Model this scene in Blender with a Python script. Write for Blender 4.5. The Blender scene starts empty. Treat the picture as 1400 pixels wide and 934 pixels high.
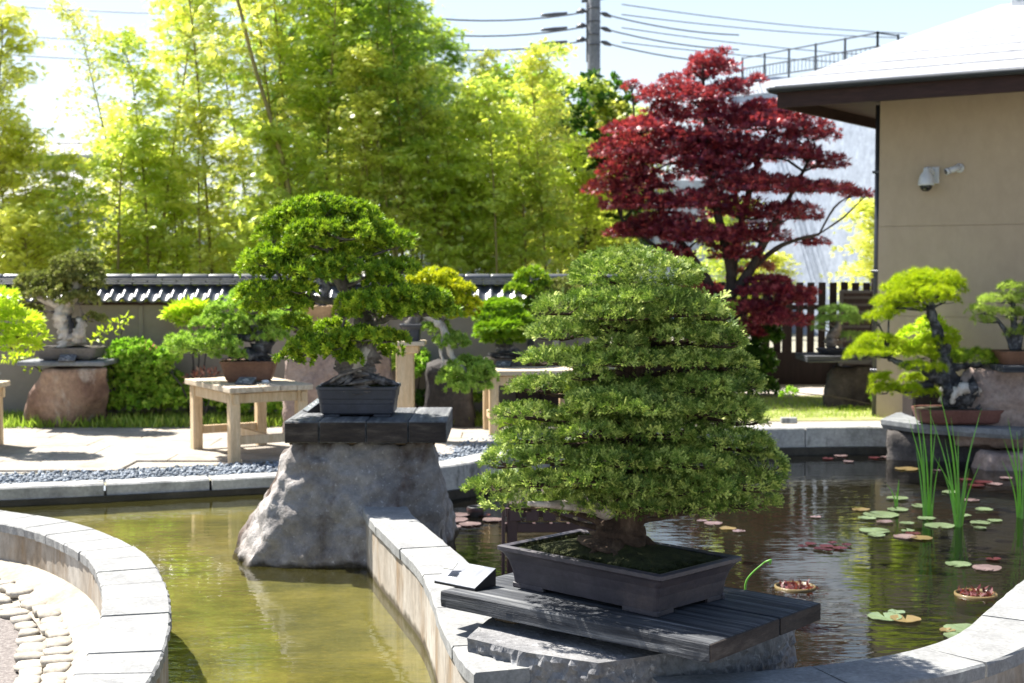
import bpy, bmesh, math, random
import numpy as np
from mathutils import Vector, Matrix, noise
from mathutils.geometry import tessellate_polygon

SC = bpy.context.scene
COL = SC.collection
R = math.radians
rng = np.random.default_rng(7)
random.seed(7)

# ------------------------------------------------------------------ camera
F = 1944.44            # focal length in photograph pixels (50 mm on 36 mm, 1400 px wide)
EYE = Vector((0, 0, 1.6))
PITCH = math.atan(102 / F)
cam = bpy.data.cameras.new('camera')
cam.lens = 50; cam.sensor_width = 36; cam.clip_start = 0.1; cam.clip_end = 3000
cam.dof.use_dof = True; cam.dof.focus_distance = 5.25; cam.dof.aperture_fstop = 4.5
camo = bpy.data.objects.new('camera', cam); COL.objects.link(camo)
camo.location = EYE; camo.rotation_euler = (math.pi / 2 - PITCH, 0, 0)
SC.camera = camo

# ------------------------------------------------------------------ light
SUN = Vector((-0.45, 0.325, 0.83)).normalized()
w = bpy.data.worlds.new('World'); SC.world = w; w.use_nodes = True
nt = w.node_tree
sky = nt.nodes.new('ShaderNodeTexSky'); sky.sky_type = 'NISHITA'; sky.sun_disc = False
sky.sun_elevation = math.asin(SUN.z); sky.sun_rotation = math.atan2(SUN.x, SUN.y)
sky.air_density = 1.0; sky.dust_density = 1.2; sky.ozone_density = 1.0
bg = nt.nodes['Background']; bg.inputs['Strength'].default_value = 0.068
# spring haze: the blue pales towards the horizon all the way round
tc = nt.nodes.new('ShaderNodeTexCoord'); sx = nt.nodes.new('ShaderNodeSeparateXYZ'); nt.links.new(tc.outputs['Generated'], sx.inputs[0])
mh = nt.nodes.new('ShaderNodeMapRange'); nt.links.new(sx.outputs[2], mh.inputs[0])
mh.inputs[1].default_value = 0.0; mh.inputs[2].default_value = 0.34; mh.inputs[3].default_value = 0.85; mh.inputs[4].default_value = 0.0
mxh = nt.nodes.new('ShaderNodeMix'); mxh.data_type = 'RGBA'; nt.links.new(mh.outputs[0], mxh.inputs[0])
nt.links.new(sky.outputs[0], mxh.inputs[6]); mxh.inputs[7].default_value = (5.3, 5.8, 6.4, 1)
nt.links.new(mxh.outputs[2], bg.inputs['Color'])
sl = bpy.data.lights.new('sun', 'SUN'); sl.energy = 5.0; sl.angle = R(0.53); sl.color = (1.0, 0.95, 0.87)
so = bpy.data.objects.new('sun', sl); COL.objects.link(so)
so.rotation_euler = (-SUN).to_track_quat('-Z', 'Y').to_euler(); so.location = (0, 0, 20)
vs = SC.view_settings
vs.view_transform = 'Standard'; vs.look = 'None'; vs.gamma = 1; vs.use_curve_mapping = False; vs.exposure = 1.6
SC.cycles.max_bounces = 8; SC.cycles.transparent_max_bounces = 12

# ------------------------------------------------------------------ placing
def ray(px, py):
    sp, cp = math.sin(PITCH), math.cos(PITCH)
    b = (467 - py) / F
    return Vector(((px - 700) / F, cp + b * sp, -sp + b * cp))
def A(px, py, d):                    # the point seen there at depth d
    r = ray(px, py); return EYE + r * (d / r.y)
def G(px, py, z=0.0):                # the point seen there at height z
    r = ray(px, py); return EYE + r * ((z - EYE.z) / r.z)
def S(n, d): return n * d / F        # n photo pixels at depth d, in metres

# ------------------------------------------------------------------ objects
def tag(o, label=None, cat=None, group=None, kind=None):
    if label: o['label'] = label
    if cat: o['category'] = cat
    if group: o['group'] = group
    if kind: o['kind'] = kind
    return o
def thing(name, label, cat, loc, rz=0.0, group=None):
    o = bpy.data.objects.new(name, None); COL.objects.link(o)
    o.empty_display_size = 0.1
    o.location = loc; o.rotation_euler = (0, 0, rz)
    return tag(o, label, cat, group)
def rootloc(p):
    l = Vector((0, 0, 0))
    while p is not None:
        l += p.location; p = p.parent
    return l
def link(name, me, mat, parent=None, loc=None):
    o = bpy.data.objects.new(name, me); COL.objects.link(o)
    if mat is not None and not me.materials: me.materials.append(mat)
    if parent is not None: o.parent = parent
    if loc is not None: o.location = loc
    return o
def copy_tree(o, parent=None):
    c = o.copy(); COL.objects.link(c); c.parent = parent
    for ch in list(o.children): copy_tree(ch, c)
    return c

def catmull(P, step=None, n=None):
    P = [Vector(p) for p in P]
    Q = [P[0] * 2 - P[1]] + P + [P[-1] * 2 - P[-2]]
    out = []
    for i in range(1, len(Q) - 2):
        a, b, c, d = Q[i - 1], Q[i], Q[i + 1], Q[i + 2]
        k = n or max(1, int(math.ceil((c - b).length / step)))
        for j in range(k):
            t = j / k
            out.append(0.5 * ((2 * b) + (c - a) * t + (2 * a - 5 * b + 4 * c - d) * t * t + (3 * b - a - 3 * c + d) * t ** 3))
    out.append(P[-1].copy())
    return out

_boxcache = {}
def boxmesh(size, bev):
    key = (tuple(round(s, 5) for s in size), round(bev, 5))
    if key in _boxcache: return _boxcache[key]
    bm = bmesh.new(); bmesh.ops.create_cube(bm, size=1)
    bmesh.ops.scale(bm, vec=size, verts=bm.verts)
    if bev > 0: bmesh.ops.bevel(bm, geom=bm.edges[:], offset=bev, segments=1, affect='EDGES')
    bm.verts.index_update()
    r = ([v.co.copy() for v in bm.verts], [[v.index for v in f.verts] for f in bm.faces])
    bm.free(); _boxcache[key] = r
    return r

class MB:
    def __init__(s): s.v = []; s.f = []; s.sm = []
    def add(s, vs, fs, smooth=False):
        o = len(s.v); s.v += [Vector(v) for v in vs]; s.f += [[i + o for i in f] for f in fs]; s.sm += [smooth] * len(fs)
        return s
    def box(s, c, size, rz=0.0, bev=0.004, rx=0.0, ry=0.0):
        vs, fs = boxmesh(size, min(bev, min(size) * 0.4))
        m = Matrix.Translation(Vector(c)) @ Matrix.Rotation(rz, 4, 'Z') @ Matrix.Rotation(ry, 4, 'Y') @ Matrix.Rotation(rx, 4, 'X')
        return s.add([m @ v for v in vs], fs)
    def beam(s, a, b, wd, ht, bev=0.003):
        a, b = Vector(a), Vector(b); d = b - a
        vs, fs = boxmesh((d.length, wd, ht), min(bev, wd * .4, ht * .4))
        m = Matrix.Translation((a + b) / 2) @ d.to_track_quat('X', 'Z').to_matrix().to_4x4()
        return s.add([m @ v for v in vs], fs)
    def tube(s, P, rad, n=8, step=None, gnarl=0.0, gf=6.0, smooth=True, flat=1.0, sub=3):
        P = [Vector(p) for p in P]
        if not hasattr(rad, '__len__'): rad = [rad] * len(P)
        Q = catmull([Vector((p.x, p.y, p.z)) for p in P], n=sub) if sub > 1 else P
        rr = []
        for i in range(len(P) - 1):
            for j in range(sub): rr.append(rad[i] + (rad[i + 1] - rad[i]) * j / sub)
        rr.append(rad[-1])
        if sub <= 1: rr = list(rad)
        vs = []; fs = []; ref = None
        for i, q in enumerate(Q):
            t = (Q[min(i + 1, len(Q) - 1)] - Q[max(i - 1, 0)])
            t = t.normalized() if t.length > 1e-9 else Vector((0, 0, 1))
            if ref is None:
                ref = t.orthogonal().normalized()
            ref = (ref - t * ref.dot(t)); ref = ref.normalized() if ref.length > 1e-6 else t.orthogonal().normalized()
            bi = t.cross(ref)
            for k in range(n):
                a = 2 * math.pi * k / n
                dr = ref * math.cos(a) + bi * math.sin(a) * flat
                r_ = rr[i]
                if gnarl: r_ *= 1 + gnarl * (noise.noise(Vector((math.cos(a) * 1.7, math.sin(a) * 1.7, i * gf / 10 + q.x * 3))) * 1.6 + 0.5 * noise.noise(q * gf + dr * 2))
                vs.append(q + dr * r_)
        for i in range(len(Q) - 1):
            for k in range(n):
                k2 = (k + 1) % n
                fs.append([i * n + k, i * n + k2, (i + 1) * n + k2, (i + 1) * n + k])
        fs.append(list(range(n))[::-1]); fs.append([(len(Q) - 1) * n + k for k in range(n)])
        return s.add(vs, fs, smooth)
    def lathe(s, prof, c=(0, 0, 0), n=24, sx=1.0, sy=1.0, smooth=True, cap=True):
        vs = []; fs = []; c = Vector(c)
        for r_, z in prof:
            for k in range(n):
                a = 2 * math.pi * k / n
                vs.append(c + Vector((r_ * sx * math.cos(a), r_ * sy * math.sin(a), z)))
        for i in range(len(prof) - 1):
            for k in range(n):
                k2 = (k + 1) % n
                fs.append([i * n + k, i * n + k2, (i + 1) * n + k2, (i + 1) * n + k])
        if cap:
            fs.append(list(range(n))[::-1]); fs.append([(len(prof) - 1) * n + k for k in range(n)])
        return s.add(vs, fs, smooth)
    def rings(s, rings, smooth=False, caps=(True, True)):       # list of equal-length vertex loops
        n = len(rings[0]); vs = [v for r_ in rings for v in r_]; fs = []
        for i in range(len(rings) - 1):
            for k in range(n):
                k2 = (k + 1) % n
                fs.append([i * n + k, i * n + k2, (i + 1) * n + k2, (i + 1) * n + k])
        if caps[0]: fs.append(list(range(n))[::-1])
        if caps[1]: fs.append([(len(rings) - 1) * n + k for k in range(n)])
        return s.add(vs, fs, smooth)
    def build(s, name, mat, parent=None, local=False, kind=None, fix=True):
        base = rootloc(parent) if (parent is not None and not local) else Vector((0, 0, 0))
        me = bpy.data.meshes.new(name)
        me.from_pydata([tuple(v - base) for v in s.v], [], s.f)
        me.polygons.foreach_set('use_smooth', s.sm)
        if fix:
            bm = bmesh.new(); bm.from_mesh(me); bmesh.ops.recalc_face_normals(bm, faces=bm.faces); bm.to_mesh(me); bm.free()
        me.update()
        o = link(name, me, mat, parent)
        if kind: o['kind'] = kind
        return o

def sweep(P, cross, mb=None, closed_ends=True):
    """cross section [(offset to the right, z)] carried along a level curve"""
    mb = mb or MB(); rg = []
    for i, p in enumerate(P):
        t = P[min(i + 1, len(P) - 1)] - P[max(i - 1, 0)]; t.z = 0; t.normalize()
        nrm = Vector((t.y, -t.x, 0))
        rg.append([Vector((p.x, p.y, 0)) + nrm * o + Vector((0, 0, z)) for o, z in cross])
    return mb.rings(rg)
def sheet(name, poly, z, mat, kind='structure', holes=None):
    vs = [Vector((p[0], p[1], z)) for p in poly]
    loops = [vs] + [[Vector((p[0], p[1], z)) for p in h] for h in (holes or [])]
    tris = tessellate_polygon(loops)
    allv = [v for l in loops for v in l]
    me = bpy.data.meshes.new(name); me.from_pydata([tuple(v) for v in allv], [], [list(t) for t in tris])
    bm = bmesh.new(); bm.from_mesh(me)
    for f in bm.faces:
        f.normal_update()
        if f.normal.z < 0: f.normal_flip()
    bm.to_mesh(me); bm.free()
    o = link(name, me, mat); o['kind'] = kind
    return o

def rock_mesh(pts, res=0.04, amp=0.02, freq=4.0, fine=0.3, seed=0, keep_top=None, flat=False, smooth=2):
    """a stone: the hull of its corner points, cut fine and worn by noise"""
    bm = bmesh.new()
    for p in pts: bm.verts.new(p)
    r_ = bmesh.ops.convex_hull(bm, input=bm.verts[:])
    bmesh.ops.delete(bm, geom=list({g for g in r_['geom_interior'] + r_['geom_unused'] if isinstance(g, bmesh.types.BMVert)}), context='VERTS')
    bmesh.ops.triangulate(bm, faces=bm.faces[:])
    for _ in range(9):
        es = [e for e in bm.edges if e.calc_length() > res * 1.5]
        if not es: break
        bmesh.ops.subdivide_edges(bm, edges=es, cuts=1)
        bmesh.ops.triangulate(bm, faces=bm.faces[:])
    for _ in range(smooth):
        bmesh.ops.smooth_vert(bm, verts=bm.verts[:], factor=0.35, use_axis_x=True, use_axis_y=True, use_axis_z=True)
    bm.normal_update(); off = Vector((seed * 7.3, seed * 3.1, seed * 1.7))
    for v in bm.verts:
        p = v.co * freq + off
        d = noise.fractal(p, 1.0, 2.0, 3) * amp + noise.noise(p * 4) * amp * fine - abs(noise.noise(p * 1.7)) * amp * 0.6
        if keep_top is not None and v.co.z > keep_top - 0.01: d *= 0.15
        v.co += v.normal * d
    for f in bm.faces: f.smooth = not flat
    me = bpy.data.meshes.new('rock'); bm.to_mesh(me); bm.free()
    return me
def rock(name, label, pts, mat, cat='rock', group=None, **k):
    pts = [Vector(p) for p in pts]
    c = sum(pts, Vector()) / len(pts); c.z = min(p.z for p in pts)
    me = rock_mesh([p - c for p in pts], **k)
    o = link(name, me, mat); o.location = c
    return tag(o, label, cat, group)

# ------------------------------------------------------------------ leaves by the thousand
def fastmesh(name, V, k, idx):
    """V (M,3), idx flat list of k-gons"""
    me = bpy.data.meshes.new(name); nf = len(idx) // k
    me.vertices.add(len(V)); me.vertices.foreach_set('co', V.astype(np.float32).ravel())
    me.loops.add(len(idx)); me.loops.foreach_set('vertex_index', idx.astype(np.int32))
    me.polygons.add(nf); me.polygons.foreach_set('loop_start', np.arange(nf, dtype=np.int32) * k)
    me.polygons.foreach_set('loop_total', np.full(nf, k, np.int32))
    me.update(calc_edges=True)
    return me
def unit(a): return a / np.maximum(np.linalg.norm(a, axis=1, keepdims=True), 1e-9)
def leafmesh(name, P, D, size, tmpl, U=None, roll=0.5):
    """a template (verts, k, faces) laid at every P, its y axis along D and its z near U"""
    tv, k, tf = tmpl
    P = np.asarray(P, float); D = unit(np.asarray(D, float)); n = len(P)
    size = np.broadcast_to(np.asarray(size, float), (n,))
    if U is None: U = np.tile([0, 0, 1.0], (n, 1))
    U = U + rng.normal(size=(n, 3)) * roll
    X = unit(np.cross(D, U)); Z = np.cross(X, D)
    B = np.stack([X, D, Z], 1)                         # n,3,3
    V = np.einsum('ij,njk->nik', tv, B) * size[:, None, None] + P[:, None, :]
    m = len(tv)
    idx = (tf[None, :] + (np.arange(n) * m)[:, None]).ravel()
    me = fastmesh(name, V.reshape(-1, 3), k, idx)
    at = me.attributes.new('rnd', 'FLOAT', 'POINT'); at.data.foreach_set('value', np.repeat(rng.uniform(0, 1, n), m).astype(np.float32))
    return me

def t_spruce():
    v = []; f = []
    def needle(o, d, l, wd):
        d = Vector(d).normalized(); sd = d.cross(Vector((0, 0, 1))).normalized() * wd if abs(d.z) < .9 else Vector((wd, 0, 0))
        i = len(v); v.extend([o - sd, o + sd, o + d * l]); f.extend([i, i + 1, i + 2])
    for (o, d, L, m) in ((Vector((0, 0, 0)), Vector((0, 1, 0)), 1.0, 9), (Vector((0, .25, 0)), Vector((.75, .65, .1)).normalized(), .6, 5), (Vector((0, .35, 0)), Vector((-.75, .65, .1)).normalized(), .55, 5)):
        sx = d.cross(Vector((0, 0, 1)))
        for j in range(m):
            q = o + d * L * (j + .5) / m
            for sgn in (-1, 1):
                needle(q, d * .7 + sx * sgn * .8 + Vector((0, 0, .22 if j % 2 else -.03)), .25, .038)
        needle(o + d * L * .9, d, .22, .055)
        for j in range(0, m, 2): needle(o + d * L * (j + .5) / m, d * .5 + Vector((0, 0, 1)), .2, .035)
    return np.array([tuple(a) for a in v]), 3, np.array(f)
def t_burst(n, wd, up=0.35, seed=1, tip=1.0, k=4, curl=0.0):
    """a tuft: leaflets from one point, spread over a half ball round +y"""
    r_ = np.random.default_rng(seed); v = []; f = []
    for j in range(n):
        a = 2.399963 * j; c = 1 - (1 - up + .0) * (j + .5) / n
        s_ = math.sqrt(max(0, 1 - c * c))
        d = Vector((s_ * math.cos(a), c, s_ * math.sin(a))); sd = d.orthogonal().normalized()
        sd.rotate(Matrix.Rotation(r_.uniform(0, 6.28), 3, d)); l = r_.uniform(.75, 1.0)
        i = len(v); m = d * l * .5 + Vector((0, curl, 0))
        v += [Vector((0, 0, 0)), m + sd * wd, d * l * tip, m - sd * wd]; f += [i, i + 1, i + 2, i + 3]
    return np.array([tuple(a) for a in v]), 4, np.array(f)
def t_needles(n, wd, up=0.2, seed=1):
    r_ = np.random.default_rng(seed); v = []; f = []
    for j in range(n):
        a = 2.399963 * j; c = 1 - (1 - up) * (j + .5) / n; s_ = math.sqrt(1 - c * c)
        d = Vector((s_ * math.cos(a), c, s_ * math.sin(a))); sd = d.orthogonal().normalized(); l = r_.uniform(.8, 1.0)
        sd.rotate(Matrix.Rotation(r_.uniform(0, 6.28), 3, d))
        i = len(v); v += [sd * wd, -sd * wd, d * l]; f += [i, i + 1, i + 2]
    return np.array([tuple(a) for a in v]), 3, np.array(f)
def t_maple(lobes=5):
    v = []; f = []
    for j in range(lobes):
        a = (j - (lobes - 1) / 2) * R(46); L = [.62, .88, 1.0, .88, .62][j] if lobes == 5 else 1
        d = Vector((math.sin(a), math.cos(a), 0)); n_ = Vector((math.cos(a), -math.sin(a), 0))
        i = len(v); v += [Vector((0, 0, 0)), d * .45 * L + n_ * .13 + Vector((0, 0, .03)), d * L + Vector((0, 0, -.12)), d * .45 * L - n_ * .13 + Vector((0, 0, .03))]
        f += [i, i + 1, i + 2, i + 3]
    return np.array([tuple(a) for a in v]), 4, np.array(f)
def t_leaf(wd=.2, fold=.05, droop=.15, n=1, spread=0):
    v = []; f = []
    for j in range(n):
        a = (j - (n - 1) / 2) * spread; rot = Matrix.Rotation(a, 3, 'Z')
        q = [Vector((0, 0, 0)), Vector((wd, .45, fold)), Vector((0, 1, -droop)), Vector((-wd, .45, fold))]
        i = len(v); v += [rot @ a_ for a_ in q]; f += [i, i + 1, i + 2, i + 3]
    return np.array([tuple(a) for a in v]), 4, np.array(f)
T_SPRUCE = t_spruce(); T_JUN = t_burst(13, .17, up=.1); T_PINE = t_needles(22, .035, up=.05)
T_MAPLE = t_maple(); T_LEAF = t_leaf(); T_BAMBOO = t_leaf(.085, .02, .2, 5, .42); T_BROAD = t_burst(7, .26, up=-.1, seed=4)

def sph(n, zmin=-.3):
    z = rng.uniform(zmin, 1, n); a = rng.uniform(0, 2 * np.pi, n); s_ = np.sqrt(1 - z * z)
    return np.stack([s_ * np.cos(a), s_ * np.sin(a), z], 1)
def pad_points(c, rx, ry, rz, dens, clump=0.0, zmin=-.3, inner=.25, under=.45, shrink=0.0, rnd=.3):
    """points and outward directions over a cloud of foliage; clump > 0 breaks it into small tufts"""
    c = np.array(c, float); p = 1.6
    rx, ry, rz = max(rx - shrink, .4 * rx), max(ry - shrink, .4 * ry), max(rz - shrink * .7, .35 * rz)
    area = 4 * np.pi * ((((rx * ry) ** p + (rx * rz) ** p + (ry * rz) ** p) / 3) ** (1 / p)) * .62
    r3 = np.array([rx, ry, rz])
    if clump:
        m = max(3, int(area / (clump * clump * 2.0)))
        q = sph(m, zmin); jit = 1 - rng.uniform(0, inner, (m, 1)) ** 1.3
        sc = r3 * np.where(q[:, 2:] < 0, [[1, 1, under]], [[1, 1, 1]])
        C = q * jit * np.maximum(sc - clump * .5, sc * .35)
        nrm = unit(q / r3)
        k = max(3, int(dens * area / m)); cr = clump * rng.uniform(.7, 1.25, (m, 1, 1))
        q2 = sph(m * k, -.4).reshape(m, k, 3)
        P = C[:, None, :] + q2 * cr * np.array([1, 1, .8])
        D = q2 + nrm[:, None, :] * .7 + np.array([0, 0, .25])
        return P.reshape(-1, 3) + c, D.reshape(-1, 3)
    n = max(8, int(dens * area))
    q = sph(n, zmin); jit = 1 - rng.uniform(0, 1, (n, 1)) ** 2 * inner
    sc = r3 * np.where(q[:, 2:] < 0, [[1, 1, under]], [[1, 1, 1]])
    # a lumpy outline
    lump = np.array([1 + .16 * noise.noise(Vector(v * 2.3) + Vector(c) * 3) + .1 * noise.noise(Vector(v * 6) + Vector(c) * 5) for v in q])[:, None]
    return q * jit * sc * lump + c, unit(q / r3) * .8 + rng.normal(size=(n, 3)) * rnd
# ------------------------------------------------------------------ materials
def newmat(name):
    m = bpy.data.materials.new(name); m.use_nodes = True
    n = m.node_tree; return m, n, n.nodes['Principled BSDF']
def N(n, t, **kw):
    x = n.nodes.new(t)
    for k, v in kw.items():
        if k in x.inputs: x.inputs[k].default_value = v
        else: setattr(x, k, v)
    return x
def ramp(n, src, stops):
    r_ = n.nodes.new('ShaderNodeValToRGB'); e = r_.color_ramp.elements
    while len(e) < len(stops): e.new(.5)
    for i, (p, c) in enumerate(stops):
        e[i].position = p; e[i].color = (*c, 1) if len(c) == 3 else c
    n.links.new(src, r_.inputs[0]); return r_
def coords(n, scale=(1, 1, 1), rot=(0, 0, 0), world=False):
    if world:
        g = n.nodes.new('ShaderNodeNewGeometry'); out = g.outputs['Position']
    else:
        g = n.nodes.new('ShaderNodeTexCoord'); out = g.outputs['Object']
    m = n.nodes.new('ShaderNodeMapping'); m.inputs['Scale'].default_value = scale; m.inputs['Rotation'].default_value = rot
    n.links.new(out, m.inputs[0]); return m.outputs[0]
def stone(name, stops, scale=3.0, rough=.85, bump=.4, bscale=30, dist=.01, stretch=(1, 1, 1), rot=(0, 0, 0), speck=None, world=True, detail=8, island=0, spec=.3, stain=None, wet=None, grain=.27):
    m, n, b = newmat(name); c = coords(n, stretch, rot, world)
    t = N(n, 'ShaderNodeTexNoise', Scale=scale, Detail=detail, Roughness=.62); n.links.new(c, t.inputs[0])
    r_ = ramp(n, t.outputs[0], stops); col = r_.outputs[0]
    if speck:
        t3 = N(n, 'ShaderNodeTexNoise', Scale=speck[0], Detail=3.0, Roughness=.7); n.links.new(c, t3.inputs[0])
        r3 = ramp(n, t3.outputs[0], [(speck[1], (0, 0, 0)), (speck[2], (1, 1, 1))])
        mx = N(n, 'ShaderNodeMix', data_type='RGBA'); n.links.new(r3.outputs[0], mx.inputs[0])
        n.links.new(col, mx.inputs[6]); mx.inputs[7].default_value = (*speck[3], 1); col = mx.outputs[2]
    if stain:      # (scale, lo, hi, colour, stretch)
        c2 = coords(n, stain[4], (0, 0, 0), world)
        t4 = N(n, 'ShaderNodeTexNoise', Scale=stain[0], Detail=6.0, Roughness=.65); n.links.new(c2, t4.inputs[0])
        r4 = ramp(n, t4.outputs[0], [(stain[1], (0, 0, 0)), (stain[2], (1, 1, 1))])
        mx = N(n, 'ShaderNodeMix', data_type='RGBA'); n.links.new(r4.outputs[0], mx.inputs[0])
        n.links.new(col, mx.inputs[6]); mx.inputs[7].default_value = (*stain[3], 1); col = mx.outputs[2]
    tg = N(n, 'ShaderNodeTexNoise', Scale=scale * 9, Detail=8.0, Roughness=.75); n.links.new(c, tg.inputs[0])
    mg = N(n, 'ShaderNodeMapRange'); n.links.new(tg.outputs[0], mg.inputs[0]); mg.inputs[1].default_value = .32; mg.inputs[2].default_value = .68; mg.inputs[3].default_value = 1 - grain; mg.inputs[4].default_value = 1 + grain
    hg = N(n, 'ShaderNodeHueSaturation'); n.links.new(mg.outputs[0], hg.inputs['Value']); n.links.new(col, hg.inputs['Color']); col = hg.outputs[0]
    if wet is not None:      # damp, algae-dark tide mark just above the water
        gp_ = n.nodes.new('ShaderNodeNewGeometry'); sp_ = n.nodes.new('ShaderNodeSeparateXYZ'); n.links.new(gp_.outputs['Position'], sp_.inputs[0])
        tw_ = N(n, 'ShaderNodeTexNoise', Scale=9.0, Detail=4.0); n.links.new(coords(n, world=True), tw_.inputs[0])
        ma_ = N(n, 'ShaderNodeMath', operation='MULTIPLY_ADD'); n.links.new(tw_.outputs[0], ma_.inputs[0]); ma_.inputs[1].default_value = -.07; n.links.new(sp_.outputs[2], ma_.inputs[2])
        mr_ = N(n, 'ShaderNodeMapRange'); n.links.new(ma_.outputs[0], mr_.inputs[0]); mr_.inputs[1].default_value = wet - .015; mr_.inputs[2].default_value = wet + .012; mr_.inputs[3].default_value = 1; mr_.inputs[4].default_value = 0
        mx_ = N(n, 'ShaderNodeMix', data_type='RGBA', blend_type='MULTIPLY'); n.links.new(mr_.outputs[0], mx_.inputs[0]); n.links.new(col, mx_.inputs[6]); mx_.inputs[7].default_value = (.22, .20, .15, 1); col = mx_.outputs[2]
    if island:
        g = n.nodes.new('ShaderNodeObjectInfo'); g2 = n.nodes.new('ShaderNodeNewGeometry')
        ad = N(n, 'ShaderNodeMath', operation='ADD'); n.links.new(g.outputs['Random'], ad.inputs[0]); n.links.new(g2.outputs['Random Per Island'], ad.inputs[1])
        fr = N(n, 'ShaderNodeMath', operation='FRACT'); n.links.new(ad.outputs[0], fr.inputs[0])
        mr = N(n, 'ShaderNodeMapRange'); n.links.new(fr.outputs[0], mr.inputs[0]); mr.inputs[3].default_value = 1 - island; mr.inputs[4].default_value = 1 + island
        h = N(n, 'ShaderNodeHueSaturation'); n.links.new(mr.outputs[0], h.inputs['Value']); n.links.new(col, h.inputs['Color']); col = h.outputs[0]
    n.links.new(col, b.inputs['Base Color'])
    b.inputs['Roughness'].default_value = rough; b.inputs['Specular IOR Level'].default_value = spec
    if bump:
        t2 = N(n, 'ShaderNodeTexNoise', Scale=bscale, Detail=6.0, Roughness=.65); n.links.new(c, t2.inputs[0])
        bp = N(n, 'ShaderNodeBump', Strength=bump, Distance=dist); n.links.new(t2.outputs[0], bp.inputs['Height']); n.links.new(bp.outputs[0], b.inputs['Normal'])
    return m
def leafmat(name, c1, c2, c3, trans, tw=.4, rough=.5, spec=.22):
    """leaf colours differ from leaf to leaf; part of the light comes through"""
    m, n, b = newmat(name)
    gain = lambda c_, k=1.0: tuple(min(.85, v * q * k) for v, q in zip(c_, ((1.1, 1.3, 1.6) if name.startswith('spruce') else (1.25, 1.35, 1.4) if 'bamboo' in name else (1.0, 1.3, 1.6) if 'red' in name else (1.45, 1.35, 1.3))))
    if not name.startswith('lily'): c1, c2, c3, trans = gain(c1, .9), gain(c2), gain(c3, 1.15), gain(trans, .9)
    g = n.nodes.new('ShaderNodeNewGeometry')
    at = n.nodes.new('ShaderNodeAttribute'); at.attribute_name = 'rnd'
    rm = N(n, 'ShaderNodeMath', operation='MULTIPLY'); n.links.new(at.outputs['Fac'], rm.inputs[0]); rm.inputs[1].default_value = .72
    ri = N(n, 'ShaderNodeMath', operation='MULTIPLY_ADD'); n.links.new(g.outputs['Random Per Island'], ri.inputs[0]); ri.inputs[1].default_value = .28; n.links.new(rm.outputs[0], ri.inputs[2])
    r_ = ramp(n, ri.outputs[0], [(.08, c1), (.5, c2), (.92, c3)])
    t = N(n, 'ShaderNodeTexNoise', Scale=5.0, Detail=2.0); n.links.new(coords(n, world=True), t.inputs[0])
    mr = N(n, 'ShaderNodeMapRange'); n.links.new(t.outputs[0], mr.inputs[0]); mr.inputs[1].default_value = .3; mr.inputs[2].default_value = .7; mr.inputs[3].default_value = .75; mr.inputs[4].default_value = 1.25
    h = N(n, 'ShaderNodeHueSaturation'); n.links.new(mr.outputs[0], h.inputs['Value']); n.links.new(r_.outputs[0], h.inputs['Color'])
    n.links.new(h.outputs[0], b.inputs['Base Color']); b.inputs['Roughness'].default_value = rough; b.inputs['Specular IOR Level'].default_value = spec
    tr = N(n, 'ShaderNodeBsdfTranslucent', Color=(*trans, 1))
    mx = N(n, 'ShaderNodeMixShader', Fac=tw); n.links.new(b.outputs[0], mx.inputs[1]); n.links.new(tr.outputs[0], mx.inputs[2])
    n.links.new(mx.outputs[0], n.nodes['Material Output'].inputs[0])
    return m
def wood(name, stops, grain=(1.2, 22, 22), scale=2.0, rough=.7, bump=.5, dist=.004, world=False, island=.12, speck=None):
    return stone(name, stops, scale, rough, bump, 3.0, dist, grain, (0, 0, 0), speck, world, 9, island)
def plain(name, c, rough=.5, metal=0.0, spec=.5):
    m, n, b = newmat(name); b.inputs['Base Color'].default_value = (*c, 1); b.inputs['Roughness'].default_value = rough
    b.inputs['Metallic'].default_value = metal; b.inputs['Specular IOR Level'].default_value = spec
    t = N(n, 'ShaderNodeTexNoise', Scale=25.0, Detail=4.0); n.links.new(coords(n), t.inputs[0])
    mr = N(n, 'ShaderNodeMapRange'); n.links.new(t.outputs[0], mr.inputs[0]); mr.inputs[3].default_value = max(0.02, rough - .15); mr.inputs[4].default_value = min(1, rough + .15)
    n.links.new(mr.outputs[0], b.inputs['Roughness'])
    return m
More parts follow.
